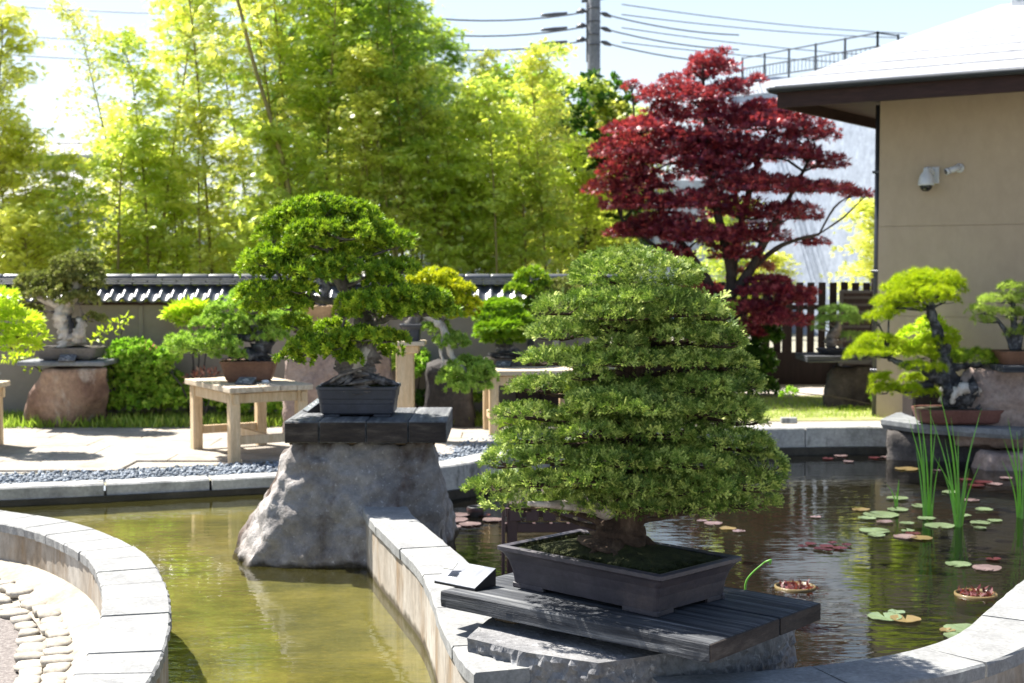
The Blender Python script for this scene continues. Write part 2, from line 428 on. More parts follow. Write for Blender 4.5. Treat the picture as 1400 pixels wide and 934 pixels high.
def watermat(name, tint, fog, fogfac, sx, sy, strength, rough=.02):
    m, n, b = newmat(name); n.nodes.remove(b)
    c = coords(n, (sx, sy, 1), (0, 0, R(-8)), True)
    t = N(n, 'ShaderNodeTexNoise', Scale=1.0, Detail=1.0, Roughness=.4, Distortion=.5); n.links.new(c, t.inputs[0])
    c2 = coords(n, (sx * 3.3, sy * 2.6, 1), (0, 0, R(14)), True)
    t2 = N(n, 'ShaderNodeTexNoise', Scale=1.0, Detail=1.0, Roughness=.4); n.links.new(c2, t2.inputs[0])
    ad = N(n, 'ShaderNodeMath', operation='MULTIPLY_ADD'); n.links.new(t2.outputs[0], ad.inputs[0]); ad.inputs[1].default_value = .22; n.links.new(t.outputs[0], ad.inputs[2])
    # calmer and livelier stretches
    t3 = N(n, 'ShaderNodeTexNoise', Scale=.9, Detail=2.0); n.links.new(coords(n, (1, 2, 1), world=True), t3.inputs[0])
    mr = N(n, 'ShaderNodeMapRange'); n.links.new(t3.outputs[0], mr.inputs[0]); mr.inputs[1].default_value = .35; mr.inputs[2].default_value = .65; mr.inputs[3].default_value = .5 * strength; mr.inputs[4].default_value = strength
    bp = N(n, 'ShaderNodeBump', Distance=.02); n.links.new(ad.outputs[0], bp.inputs['Height']); n.links.new(mr.outputs[0], bp.inputs['Strength'])
    fr = N(n, 'ShaderNodeFresnel', IOR=1.55); n.links.new(bp.outputs[0], fr.inputs['Normal'])
    gl = N(n, 'ShaderNodeBsdfGlossy', Roughness=rough); n.links.new(bp.outputs[0], gl.inputs['Normal'])
    tr = N(n, 'ShaderNodeBsdfTransparent', Color=(*tint, 1))
    df = N(n, 'ShaderNodeBsdfDiffuse', Color=(*fog, 1))
    m1 = N(n, 'ShaderNodeMixShader', Fac=fogfac); n.links.new(tr.outputs[0], m1.inputs[1]); n.links.new(df.outputs[0], m1.inputs[2])
    m2 = n.nodes.new('ShaderNodeMixShader'); n.links.new(fr.outputs[0], m2.inputs[0]); n.links.new(m1.outputs[0], m2.inputs[1]); n.links.new(gl.outputs[0], m2.inputs[2])
    n.links.new(m2.outputs[0], n.nodes['Material Output'].inputs[0])
    return m

M = {}
M['concrete'] = stone('concrete', [(.25, (.33, .32, .30)), (.5, (.48, .47, .44)), (.75, (.60, .58, .55))], 2.5, .9, .35, 60, .004, speck=(45, .62, .72, (.25, .24, .22)))
M['coping'] = stone('coping_stone', [(.2, (.15, .152, .155)), (.5, (.225, .228, .225)), (.8, (.30, .30, .29))], 6, .85, .3, 90, .003, speck=(9, .58, .72, (.34, .35, .33)), island=.07)
M['stucco_wall'] = stone('pool_wall_render', [(.3, (.20, .17, .135)), (.5, (.31, .275, .23)), (.7, (.42, .395, .355))], 2.2, .92, .35, 70, .004, (1, 1, .5), stain=(1.6, .5, .62, (.22, .16, .10), (2.2, 2.2, .7)), wet=-.12)
M['far_coping'] = stone('far_coping', [(.3, (.22, .22, .21)), (.5, (.36, .36, .35)), (.75, (.52, .51, .48))], 4, .9, .5, 40, .006, island=.12, stain=(1.1, .55, .66, (.10, .10, .09), (3, 3, 1)))
M['wet'] = stone('wet_dark_footing', [(.3, (.018, .017, .015)), (.7, (.06, .055, .045))], 5, .4, .6, 30, .006)
M['basalt'] = stone('grey_andesite', [(.2, (.10, .102, .108)), (.5, (.20, .20, .205)), (.8, (.30, .298, .295))], 5, .85, .9, 26, .012, speck=(30, .60, .72, (.42, .42, .42)), wet=-.22)
M['big_rock'] = stone('brown_grey_boulder', [(.28, (.13, .12, .11)), (.45, (.22, .20, .185)), (.6, (.30, .28, .265)), (.78, (.42, .40, .38))], 2.4, .88, 1.0, 22, .018, stain=(1.3, .53, .64, (.09, .062, .048), (2.0, 2.0, 1.1)), speck=(42, .60, .74, (.50, .48, .46)), wet=-.125)
M['red_rock'] = stone('reddish_boulder', [(.25, (.08, .05, .04)), (.42, (.20, .125, .095)), (.58, (.32, .225, .17)), (.78, (.50, .44, .38))], 2.6, .88, 1.0, 20, .02, (1, 1, .7), stain=(1.5, .55, .7, (.55, .52, .48), (2.4, 2.4, .9)))
M['pink_rock'] = stone('pale_pink_boulder', [(.3, (.16, .11, .09)), (.5, (.29, .22, .19)), (.75, (.42, .35, .31))], 2.4, .9, 1.0, 20, .02)
M['dark_rock'] = stone('dark_boulder', [(.3, (.03, .028, .028)), (.5, (.065, .058, .055)), (.75, (.15, .135, .125))], 2.5, .88, 1.0, 20, .02)
M['slab'] = stone('dark_stone_slab', [(.3, (.10, .11, .12)), (.55, (.19, .20, .21)), (.8, (.32, .33, .33))], 4, .8, .6, 30, .006)
M['moss'] = stone('moss', [(.25, (.012, .011, .004)), (.5, (.028, .035, .008)), (.75, (.07, .065, .022))], 28, .95, 1.0, 160, .008)
M['soil'] = stone('soil', [(.3, (.035, .03, .022)), (.6, (.08, .07, .05)), (.8, (.13, .15, .06))], 30, .95, 1.0, 140, .008)
M['ground'] = stone('beige_ground', [(.25, (.18, .17, .13)), (.5, (.25, .24, .18)), (.75, (.33, .31, .24))], 1.4, .95, .3, 50, .006)
M['paving'] = stone('pale_paving', [(.25, (.22, .195, .165)), (.5, (.31, .28, .24)), (.75, (.37, .345, .31))], 2.2, .9, .3, 50, .004, island=.07, stain=(1.0, .55, .72, (.44, .37, .29), (1, 2.5, 1)))
M['plaza'] = stone('washed_gravel', [(.2, (.07, .06, .056)), (.5, (.17, .15, .14)), (.8, (.30, .27, .25))], 75, .9, .8, 110, .006, detail=3)
M['edge_stone'] = stone('rounded_edge_stone', [(.25, (.24, .21, .17)), (.5, (.33, .30, .25)), (.75, (.40, .375, .335))], 7, .9, .4, 50, .005, island=.09)
M['gravel'] = stone('blue_grey_gravel', [(.25, (.11, .13, .155)), (.5, (.22, .25, .285)), (.8, (.40, .42, .45))], 8, .8, .4, 50, .004, island=.4)
M['gravel_bed'] = stone('gravel_bed', [(.3, (.05, .06, .075)), (.6, (.13, .15, .175)), (.8, (.24, .26, .29))], 40, .9, 1.0, 60, .01)
M['lawn'] = stone('lawn_soil', [(.3, (.16, .17, .06)), (.5, (.27, .28, .11)), (.75, (.42, .39, .21))], 3.5, .95, .7, 60, .01)
M['path'] = stone('path', [(.3, (.30, .27, .24)), (.7, (.44, .40, .36))], 2, .95, .3, 50, .005)
M['algae'] = stone('algae_bottom', [(.25, (.035, .035, .010)), (.42, (.085, .078, .018)), (.58, (.145, .125, .030)), (.75, (.22, .175, .055))], 1.7, .95, .5, 16, .01, (1, 1.5, 1), speck=(34, .57, .72, (.17, .13, .03)))
M['mud'] = stone('pond_mud', [(.3, (.010, .012, .009)), (.5, (.024, .026, .018)), (.75, (.046, .046, .032))], 1.3, .95, .5, 10, .02, speck=(22, .64, .74, (.09, .08, .055)))
M['water_shallow'] = watermat('shallow_water', (.93, .95, .82), (.14, .13, .03), .12, 4.5, 14, .10)
M['water_deep'] = watermat('pond_water', (.60, .58, .48), (.014, .013, .010), .2, 4.0, 13, .13)
M['garden_wall'] = stone('garden_wall_render', [(.3, (.24, .205, .17)), (.5, (.29, .25, .21)), (.75, (.33, .29, .245))], 1.2, .93, .15, 60, .003, grain=.06)
M['roof_tile'] = stone('fired_roof_tile', [(.3, (.05, .053, .06)), (.7, (.11, .115, .125))], 6, .32, .15, 40, .003, island=.15, spec=.7)
M['house_wall'] = stone('tan_render', [(.3, (.40, .315, .225)), (.5, (.42, .335, .24)), (.7, (.44, .355, .26))], .9, .93, .2, 70, .003, (1, 1, .6), grain=.06)
M['dark_timber'] = wood('dark_timber', [(.3, (.022, .010, .008)), (.6, (.045, .021, .017)), (.8, (.08, .04, .03))], (1, 3, 14), world=True)
M['gutter'] = plain('dark_metal', (.05, .055, .065), .4, .4)
M['metal_roof'] = stone('grey_metal_roof', [(.3, (.25, .26, .28)), (.7, (.33, .34, .36))], 2, .45, .1, 30, .003, (1, 1, 1), spec=.5)
M['white_plastic'] = plain('grey_white_plastic', (.55, .57, .60), .35)
M['black_glass'] = plain('dark_glass', (.01, .01, .012), .06, 0, .8)
M['black'] = plain('black_plastic', (.018, .018, .02), .45)
M['white_print'] = plain('white_print', (.8, .8, .8), .6)
M['card'] = plain('card_face', (.13, .14, .16), .28, .0, .9)
M['paper'] = plain('pale_card', (.72, .70, .62), .7)
M['rack'] = plain('dark_brown_paint', (.055, .028, .030), .5)
M['fence'] = wood('dark_fence_wood', [(.3, (.010, .007, .008)), (.7, (.026, .018, .019))], (12, 12, 1))
M['weathered'] = wood('weathered_board', [(.28, (.008, .009, .012)), (.45, (.028, .032, .040)), (.58, (.075, .08, .088)), (.75, (.26, .265, .27))], (1.0, 26, 26), 1.6, .72, 1.0, .008)
M['end_shade'] = wood('end_grain_shade', [(.3, (.016, .013, .012)), (.55, (.045, .036, .031)), (.8, (.13, .11, .09))], (3, 3, 14), 1.6, .8, .8, .006)  # end grain with the shade of sun-averted faces put into its colour
M['timber_top'] = wood('weathered_timber', [(.3, (.04, .042, .048)), (.55, (.12, .125, .13)), (.8, (.32, .32, .31))], (18, 1.2, 18), 1.8, .7, .9, .006)
M['pine_wood'] = wood('raw_pine', [(.25, (.44, .30, .17)), (.5, (.60, .45, .28)), (.75, (.70, .57, .40))], (14, 14, 1.2), 1.6, .7, .3, .002, world=True)
M['pine_top'] = wood('raw_pine_planks', [(.25, (.34, .27, .20)), (.5, (.52, .43, .32)), (.75, (.66, .58, .46))], (1.2, 18, 10), 1.6, .75, .4, .003)
M['spacer'] = wood('old_spacer', [(.3, (.03, .022, .015)), (.7, (.20, .14, .08))], (2, 9, 9))
M['pot_main'] = stone('unglazed_clay', [(.28, (.020, .019, .027)), (.5, (.040, .036, .046)), (.75, (.070, .060, .068))], 5, .52, .25, 60, .003, (1, 1, 1.4), world=False, spec=.5, stain=(2.0, .55, .75, (.10, .075, .066), (1, 1, 2)))
M['pot_blue'] = stone('blue_black_glaze', [(.3, (.022, .026, .036)), (.7, (.045, .05, .066))], 4, .42, .15, 60, .002, world=False, spec=.5)
M['pot_brown'] = stone('brown_clay', [(.3, (.13, .062, .036)), (.7, (.22, .115, .07))], 5, .6, .2, 60, .002, world=False)
M['pot_red'] = stone('red_brown_clay', [(.3, (.11, .045, .036)), (.7, (.18, .082, .066))], 5, .55, .2, 60, .002, world=False)
M['pot_grey'] = stone('grey_clay', [(.3, (.09, .08, .075)), (.7, (.17, .155, .145))], 5, .6, .2, 60, .002, world=False)
M['bark'] = stone('brown_bark', [(.3, (.022, .014, .010)), (.5, (.06, .038, .026)), (.75, (.15, .105, .072))], 14, .92, 1.0, 34, .012, (1, 1, .3))
M['bark_grey'] = stone('grey_bark', [(.3, (.06, .052, .048)), (.5, (.17, .15, .135)), (.75, (.36, .33, .30))], 14, .92, 1.0, 34, .01, (1, 1, .3))
M['bark_dark'] = stone('dark_bark', [(.3, (.018, .017, .019)), (.5, (.055, .055, .06)), (.75, (.30, .30, .31))], 12, .9, 1.0, 30, .012)
M['deadwood'] = stone('bleached_deadwood', [(.3, (.22, .17, .13)), (.5, (.50, .45, .40)), (.75, (.72, .68, .62))], 10, .85, .9, 26, .008, (1, 1, .35))
M['culm'] = stone('bamboo_culm', [(.3, (.13, .12, .03)), (.6, (.27, .22, .07)), (.8, (.36, .28, .13))], 3, .45, 0, 20, .002, (1, 1, .3))
M['maple_bark'] = stone('maple_bark', [(.3, (.03, .024, .022)), (.7, (.10, .085, .075))], 8, .9, .6, 24, .01)
M['spruce'] = leafmat('spruce_needles', (.035, .070, .009), (.155, .205, .024), (.60, .60, .12), (.26, .38, .03), .07, .5, .22)
M['juniper'] = leafmat('juniper_scale', (.04, .10, .010), (.14, .245, .018), (.42, .52, .045), (.26, .46, .015), .20, .5)
M['juniper_light'] = leafmat('light_juniper_scale', (.12, .22, .035), (.21, .34, .06), (.34, .46, .11), (.28, .48, .05), .3, .5)
M['juniper_grey'] = leafmat('olive_juniper_scale', (.10, .12, .032), (.17, .19, .055), (.26, .27, .09), (.16, .22, .04), .25, .55)
M['pine'] = leafmat('bright_pine_needles', (.12, .24, .006), (.24, .36, .010), (.38, .46, .02), (.42, .55, .01), .33, .5)
M['pine_gold'] = leafmat('gold_tipped_needles', (.10, .20, .008), (.26, .34, .012), (.48, .50, .02), (.45, .5, .015), .3, .5)
M['pine_small'] = leafmat('soft_green_needles', (.10, .20, .05), (.16, .28, .07), (.24, .36, .11), (.2, .38, .06), .28, .5)
M['pine_pale'] = leafmat('pale_green_needles', (.17, .27, .045), (.27, .38, .08), (.38, .48, .14), (.35, .5, .06), .33, .5)
M['green_maple'] = leafmat('fresh_green_maple_leaves', (.06, .16, .010), (.12, .25, .016), (.24, .36, .04), (.20, .38, .012), .35, .45)
M['lime'] = leafmat('lime_leaves', (.26, .42, .012), (.38, .55, .03), (.52, .65, .09), (.5, .7, .03), .42, .45)
M['red_maple'] = leafmat('red_maple_leaves', (.04, .010, .022), (.14, .016, .034), (.58, .10, .09), (.66, .06, .045), .24, .4, .4)
M['bamboo_a'] = leafmat('bamboo_leaves', (.08, .15, .012), (.25, .33, .03), (.52, .57, .14), (.66, .80, .08), .5, .35, .6)
M['bamboo_b'] = leafmat('yellowing_bamboo_leaves', (.16, .23, .02), (.40, .45, .05), (.64, .64, .18), (.78, .84, .10), .5, .35, .6)
M['bamboo_c'] = leafmat('dark_bamboo_leaves', (.03, .065, .008), (.09, .16, .014), (.26, .34, .06), (.42, .56, .05), .45, .35, .6)
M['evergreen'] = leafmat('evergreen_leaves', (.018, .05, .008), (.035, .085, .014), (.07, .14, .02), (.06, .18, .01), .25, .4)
M['shrub'] = leafmat('shrub_leaves', (.09, .19, .02), (.19, .31, .03), (.36, .48, .09), (.22, .5, .03), .36, .45)
M['grass'] = leafmat('grass_blades', (.12, .22, .03), (.22, .33, .05), (.36, .42, .12), (.3, .48, .04), .35, .5)
M['reed'] = leafmat('reed_blades', (.10, .27, .05), (.17, .36, .08), (.30, .48, .14), (.25, .5, .05), .3, .35, .5)
M['pad_green'] = leafmat('lily_pad_green', (.13, .18, .09), (.20, .24, .15), (.30, .33, .24), (.3, .4, .1), .1, .25, .7)
M['pad_red'] = leafmat('lily_pad_red', (.05, .010, .012), (.10, .025, .028), (.18, .07, .065), (.4, .08, .05), .15, .3, .6)
M['pad_pink'] = leafmat('lily_pad_pink', (.16, .11, .11), (.23, .18, .17), (.30, .26, .25), (.4, .2, .2), .1, .25, .7)
M['white_wall'] = stone('white_panel_wall', [(.3, (.24, .28, .35)), (.7, (.30, .34, .41))], .6, .8, 0)
M['blue_wall'] = stone('grey_blue_wall', [(.3, (.36, .39, .44)), (.7, (.45, .48, .52))], .6, .8, 0)
M['far_roof'] = stone('far_grey_roof', [(.3, (.30, .30, .31)), (.7, (.42, .42, .43))], 1.2, .6, 0)
M['window'] = plain('far_window_glass', (.05, .07, .10), .12, 0, .8)
M['frame'] = plain('window_frame', (.16, .17, .18), .5, .3)
M['pole'] = stone('pole_concrete', [(.3, (.13, .14, .16)), (.7, (.20, .21, .23))], 2, .8, .1, 20, .003)
M['cable'] = plain('cable_sheath', (.05, .055, .065), .6)
M['porcelain'] = plain('insulator', (.06, .06, .07), .35)
M['red_flower'] = leafmat('reddish_young_leaves', (.30, .06, .04), (.42, .14, .08), (.50, .26, .16), (.6, .2, .1), .35)

# ------------------------------------------------------------------ the setting: ground, pools, paths
WL, WR = -.115, -.24          # water levels: shallow pool, lily pond
far_edge = [(-8, 9.0), (-4.6, 9.9), (-3.65, 10.15), (-2.69, 10.45), (-1.87, 10.75), (-1.2, 10.95), (-.6, 11.15), (-.18, 11.75), (.35, 12.7), (1.2, 13.5), (2.5, 13.85), (3.7, 13.95), (4.7, 13.6), (5.5, 12.4), (5.8, 10.5)]
left_wall = [(-6.5, 8.9), (-4.6, 8.72), (-3.6, 8.38), (-2.98, 8.0), (-2.45, 7.6), (-1.98, 6.95), (-1.7, 6.3), (-1.5, 5.6), (-1.39, 5.0), (-1.34, 4.4), (-1.2, 3.8), (-.7, 3.5), (-.25, 3.75), (-.08, 4.25), (0.02, 4.72)]
divider = [(-.9, 10.9), (-.9, 9.4), (-.74, 8.2), (-.62, 7.65), (-.47, 7.1), (-.30, 6.45), (-.21, 5.9), (-.15, 5.45), (-.07, 5.02), (0.02, 4.72)]
right_wall = [(0.02, 4.72), (.22, 4.58), (.5, 4.66), (.9, 4.74), (1.28, 4.88), (1.58, 5.06), (1.82, 5.3), (2.05, 5.66), (2.5, 6.4), (3.3, 7.7), (4.6, 9.2), (5.8, 10.5)]
def sm(P, step=.25): return [Vector((p.x, p.y, 0)) for p in catmull([Vector((x, y, 0)) for x, y in P], step=step)]
FE, LW, DV, RW = sm(far_edge), sm(left_wall, .15), sm(divider, .12), sm(right_wall, .12)
xy = lambda P: [(p.x, p.y) for p in P]

hole = xy(FE) + [(7, 8), (7, -4), (-8, -4)]
out = [(math.cos(a) * 900, math.sin(a) * 900) for a in np.linspace(0, 2 * math.pi, 24, endpoint=False)]
ground = sheet('ground', out, 0, M['ground'], holes=[hole])
plaza = sheet('plaza', [(-8, -4), (-8, 9.0)] + xy(LW) + xy(RW)[1:] + [(7, 8), (7, -4)], -.1, M['plaza'])
left_poly = [(-8, 9.0)] + xy(FE)[1:] ; left_poly = [p for p in left_poly if p[0] < -.9] + [(-.9, 10.9)] + xy(DV)[1:] + xy(LW)[::-1][1:]
right_poly = [p for p in xy(FE) if p[0] > -.9] + xy(RW)[::-1][1:] + xy(DV)[::-1][1:]
shallow = sheet('pool_bottom', left_poly, WL - .075, M['algae'])
pond_bed = sheet('pond_bottom', right_poly, WR - .22, M['mud'])
sheet('pool_water', left_poly, WL, M['water_shallow'])
sheet('pond_water', right_poly, WR, M['water_deep'])

def slabs(P, length, hw, z0, z1, mat, parent, name='coping_slab', gap=.010, jit=.004, chamf=.008):
    """coping stones one by one along a curve"""
    L = [0]
    for a, b in zip(P, P[1:]): L.append(L[-1] + (b - a).length)
    def at(s):
        s = min(max(s, 0), L[-1])
        for i in range(len(L) - 1):
            if s <= L[i + 1] or i == len(L) - 2:
                return P[i].lerp(P[i + 1], (s - L[i]) / max(L[i + 1] - L[i], 1e-6))
    s = 0
    while s < L[-1] - .05:
        l = length * random.uniform(.9, 1.1); e = min(s + l, L[-1])
        k = 8; q = [at(s + gap / 2 + (e - s - gap) * j / (k - 1)) for j in range(k)]
        dz = random.uniform(-jit, jit) * .5; dw = random.uniform(-jit, jit); c = chamf
        cross = [(-hw + dw, z0), (-hw + dw, z1 + dz - c), (-hw + c + dw, z1 + dz), (hw - c + dw, z1 + dz), (hw + dw, z1 + dz - c), (hw + dw, z0)]
        mb_ = sweep(q, cross)
        for i_, v_ in enumerate(mb_.v):
            e_ = i_ % 6; w_ = noise.noise(v_ * 31) ; amp_ = .010 if e_ in (0, 1) else (.006 if e_ in (4, 5) else .0015)
            cc_ = q[i_ // 6]; o_ = Vector((v_.x - cc_.x, v_.y - cc_.y, 0)).normalized(); v_ += o_ * (w_ * amp_) + Vector((0, 0, noise.noise(v_ * 27 + Vector((5, 5, 5))) * amp_ * .6))
        mb_.build(name, mat, parent)
        s = e

def wall_thing(name, label, P, hw, z0, z1, cap, length, body_mat, cap_mat, over=.012, drip=0):
    t = thing(name, label, 'wall', (P[0].x, P[0].y, 0))
    sweep(P, [(-hw, z0), (-hw, z1 - cap), (hw, z1 - cap), (hw, z0)]).build('wall_body', body_mat, t)
    slabs(P, length, hw + over, z1 - cap + .001, z1, cap_mat, t)
    return t
def inside(P, lo, hi): return P[lo:hi]
# curved wall round the viewer's terrace, the dividing wall, the pond's near wall, the far edge
LWc = [p for p in LW if p.x > -6.4]
wall_thing('curved_pool_wall', 'curved pale rendered wall with grey coping slabs between terrace and shallow pool', LWc[:-1], .125, -.5, .2, .05, .28, M['stucco_wall'], M['coping'])
dv = [p for p in DV if p.y < 8.25][:-1]
wall_thing('dividing_wall', 'stained wall with flat coping running from big boulder to front display block', dv, .115, -.95, .22, .055, .62, M['stucco_wall'], M['coping'])
dv2 = [p for p in DV if p.y > 9.0]
wall_thing('rear_dividing_wall', 'short dividing wall behind the big boulder reaching the far pool edge', dv2, .1, -.95, .12, .05, .6, M['stucco_wall'], M['coping'])
rw = [p for p in RW if p.x > .42]
wall_thing('pond_wall', 'curved coped wall along the near right side of the lily pond', rw, .125, -.95, .2, .055, .62, M['stucco_wall'], M['coping'])
rl = [p for p in RW if p.x <= .45][:-2]
# far edge, in two things: pool side and pond side
fe1 = [p + Vector((0, .09, 0)) for p in FE if p.x < -.75]; fe2 = [p + Vector((0, .09, 0)) for p in FE if p.x >= -.85]
t = thing('pool_edge', 'long low kerb of stained concrete blocks along far side of shallow pool', 'kerb', (fe1[0].x, fe1[0].y, 0))
slabs(fe1, .72, .11, -.4, .015, M['far_coping'], t, 'kerb_block', .02, .012, .012)
t = thing('pond_edge', 'grey concrete kerb curving along the far side of the lily pond', 'kerb', (fe2[0].x, fe2[0].y, 0))
slabs(fe2, .95, .13, -.9, .03, M['far_coping'], t, 'kerb_block', .012, .008, .012)

for P_, hw_, zt_, zb_, tn in ((fe1, .128, WL + .045, WL - .2, 'pool'), (fe2, .148, WR + .075, -.9, 'pond')):
    sweep(P_, [(-hw_, zb_), (-hw_, zt_), (hw_, zt_), (hw_, zb_)]).build('wet_footing', M['wet'], bpy.data.objects['pool_edge' if tn == 'pool' else 'pond_edge'])

# gravel strip, paving, lawn, path
def off(P, d):
    o = []
    for i, p in enumerate(P):
        t_ = (P[min(i + 1, len(P) - 1)] - P[max(i - 1, 0)]).normalized(); o.append((p.x - t_.y * d, p.y + t_.x * d))
    return o
gp = [p for p in FE if -6.5 < p.x < .6]
gi, go = off(gp, .16), []
for i, p in enumerate(gp): go.append((p.x - .1, p.y + (.75 if p.x < -1 else .75 + min(1, (p.x + 1) / .8) * .75) ))
gpoly = gi + go[::-1]
sheet('gravel_bed', gpoly, .004, M['gravel_bed'])
def in_poly(x, y, poly):
    c = np.zeros(len(x), bool); j = len(poly) - 1
    for i in range(len(poly)):
        xi, yi = poly[i]; xj, yj = poly[j]
        c ^= ((yi > y) != (yj > y)) & (x < (xj - xi) * (y - yi) / (yj - yi + 1e-12) + xi); j = i
    return c
def scatter(poly, n):
    a = np.array(poly); lo, hi = a.min(0), a.max(0)
    x = rng.uniform(lo[0], hi[0], n); y = rng.uniform(lo[1], hi[1], n); k = in_poly(x, y, poly); return x[k], y[k]
x, y = scatter(gpoly, 26000)
bm = bmesh.new(); bmesh.ops.create_icosphere(bm, subdivisions=1, radius=1); pv = np.array([v.co[:] for v in bm.verts]); pf = np.array([[v.index for v in f.verts] for f in bm.faces]).ravel(); bm.free()
sel = rng.permutation(len(x))[:11500]; x, y = x[sel], y[sel]
P = np.stack([x, y, rng.uniform(.004, .022, len(x))], 1); D = rng.normal(size=P.shape)
me = leafmesh('gravel', P, D, rng.uniform(.008, .019, len(x)), (pv * np.array([1, 1.25, .75]) * (1 + rng.uniform(-.15, .15, pv.shape)), 3, pf))
tag(link('gravel', me, M['gravel']), 'blue grey crushed stone strip behind the pool kerb', 'gravel', kind='stuff')

# far paving laid stone by stone
pth = [(-8, 11.0), (-4.6, 10.7), (-2.7, 11.3), (-1, 11.9), (.2, 13.1), (1.3, 14.2), (6, 14.4), (6, 14.9), (.8, 14.45), (-8, 14.1)]
path_far = sheet('garden_path', pth, .006, M['paving'])
yy = 11.0; r_ = 0
while yy < 14.3:
    dy = random.choice([.38, .46, .56]); xx = -7.2 + random.uniform(0, .5)
    while xx < .4:
        dx = random.uniform(.6, 1.15); cx, cy = xx + dx / 2, yy + dy / 2
        if in_poly(np.array([cx]), np.array([cy - .2]), pth)[0] and cy < 14.15 and cy > 11.15 + max(0, (cx + 4) * .1) + max(0, (cx + 1) * .8):
            MB().box((cx, cy, .012), (dx - .007, dy - .007, .022), bev=.005, rz=random.uniform(-.006, .006)).build('paving_stone', M['paving'], path_far)
        xx += dx
    yy += dy
sheet('lawn', [(.8, 14.5), (6, 14.9), (9, 15.2), (9, 18), (1.0, 17.4), (.6, 15)], .010, M['lawn'])
sheet('shaded_path', [(.2, 17.3), (9, 17.9), (9, 18.9), (.2, 18.5)], .014, M['path'])
sheet('planting_bed', [(-9, 13.75), (.9, 14.0), (.9, 14.9), (-9, 14.9)], .016, M['lawn'])

# terrace edge: rendered slope strip and rounded stones below the curved wall
tc = [p for p in LW if p.x > -5.6 and p.y > 4.0]
lo = [Vector((p.x, p.y, 0)) for p in tc]
inn = off(lo, -.38); mid = off(lo, -.125)
mb = MB(); k = len(lo)
for i in range(k):
    mb.v.append(Vector((mid[i][0], mid[i][1], .00))); mb.v.append(Vector((inn[i][0], inn[i][1], -.085)))
mb.f = [[2 * i, 2 * i + 1, 2 * i + 3, 2 * i + 2] for i in range(k - 1)]; mb.sm = [False] * len(mb.f)
slope = mb.build('sloped_edging', stone('edging_render', [(.3, (.22, .19, .145)), (.5, (.31, .275, .225)), (.75, (.38, .35, .30))], 3.5, .93, .6, 24, .012), kind='structure')
L = catmull([Vector((a, b, 0)) for a, b in off(lo, -.43)], step=.02); acc = 0; last = L[0]; nxt = 0
rmesh = [rock_mesh([Vector((sx * .075 * random.uniform(.85, 1.1), sy * .06 * random.uniform(.8, 1.1), sz * .05)) for sx in (-1, 1) for sy in (-1, 1) for sz in (-.6, .55)] + [Vector((.1, 0, 0)), Vector((-.1, 0, 0))], res=.04, amp=.008, freq=14, seed=i) for i in range(6)]
for m_ in rmesh: m_.materials.append(M['edge_stone'])
L2 = catmull([Vector((a, b, 0)) for a, b in off(lo, -.32)], step=.02)
for LL, zz in ((L, -.088), (L2, -.055)):
    acc = 0
    last = LL[0]
    for p in LL[1:]:
        acc += (p - last).length; d_ = (p - last); last = p
        if acc > .125:
            acc = random.uniform(-.015, .015)
            o = link('edge_stone', random.choice(rmesh), None, slope, (p.x, p.y, zz + random.uniform(-.006, .006)))
            o.rotation_euler = (0, random.uniform(-.1, .1), math.atan2(d_.y, d_.x) + random.uniform(-.25, .25)); o.scale = (random.uniform(.68, .92), random.uniform(.8, 1.25), random.uniform(.5, .8))

# ------------------------------------------------------------------ tiled garden wall
YW = 14.72
t = thing('tiled_garden_wall', 'long grey brown rendered wall capped with dark roof tiles behind the bonsai', 'wall', (-3, YW, 0))
mb = MB(); mb.box((-3.9, YW, .61), (9.7, .16, 1.22), bev=.01).build('wall_body', M['garden_wall'], t)
MB().box((-3.9, YW - .02, 1.225), (9.7, .24, .03), bev=.004).build('timber_plate', M['dark_timber'], t)
for xs in (-3.82, -1.3, .7): MB().box((xs, YW - .085, .605), (.05, .03, 1.2), bev=.004).build('wall_post', M['garden_wall'], t)
TP = .125
def tile_piece():
    """one S-shaped pan tile, its front lip thick and rounded"""
    n = 9; top = []; r_ = []
    for (yy_, z_, dz_) in ((-.25, 0.0, 0), (-.24, .012, 0), (-.0, .155, 0)):
        row = []
        for i in range(n):
            u_ = i / (n - 1); prof = -.022 * math.sin(math.pi * min(u_ / .68, 1)) + (.020 * math.sin(math.pi * (u_ - .68) / .32) if u_ > .68 else 0)
            row.append(Vector((u_ * TP * 1.04, yy_, z_ + prof)))
        r_.append(row)
    low = [[v + Vector((0, .004, -.016)) for v in row] for row in r_]
    mb = MB(); V_ = [v for row in r_ for v in row] + [v for row in low for v in row]; m_ = 3 * n; f = []
    for a in range(2):
        for i in range(n - 1):
            f.append([a * n + i, a * n + i + 1, (a + 1) * n + i + 1, (a + 1) * n + i]); f.append([m_ + a * n + i, m_ + (a + 1) * n + i, m_ + (a + 1) * n + i + 1, m_ + a * n + i + 1])
    for i in range(n - 1): f.append([i, m_ + i, m_ + i + 1, i + 1])
    mb.add(V_, f, True); return mb
pt = None; xx = -8.7; root_l = rootloc(t)
while xx < .88:
    if pt is None: pt = tile_piece().build('roof_tile', M['roof_tile'], t, local=True)
    else:
        o = pt.copy(); COL.objects.link(o); o.parent = t; pt2 = o
    (pt if xx == -8.7 else pt2).location = Vector((xx, YW, 1.27 + random.uniform(-.003, .003))) - root_l
    xx += TP
mb = MB(); 
for j in range(3):
    xx = -8.7
    while xx < .85:
        l = .30
        MB().box((xx + l / 2 + (.15 if j % 2 else 0), YW, 1.425 + j * .022), (l - .006, .20 - j * .03, .019), bev=.004).build('ridge_course', M['roof_tile'], t)
        xx += l
xx = -8.7; cap0 = None
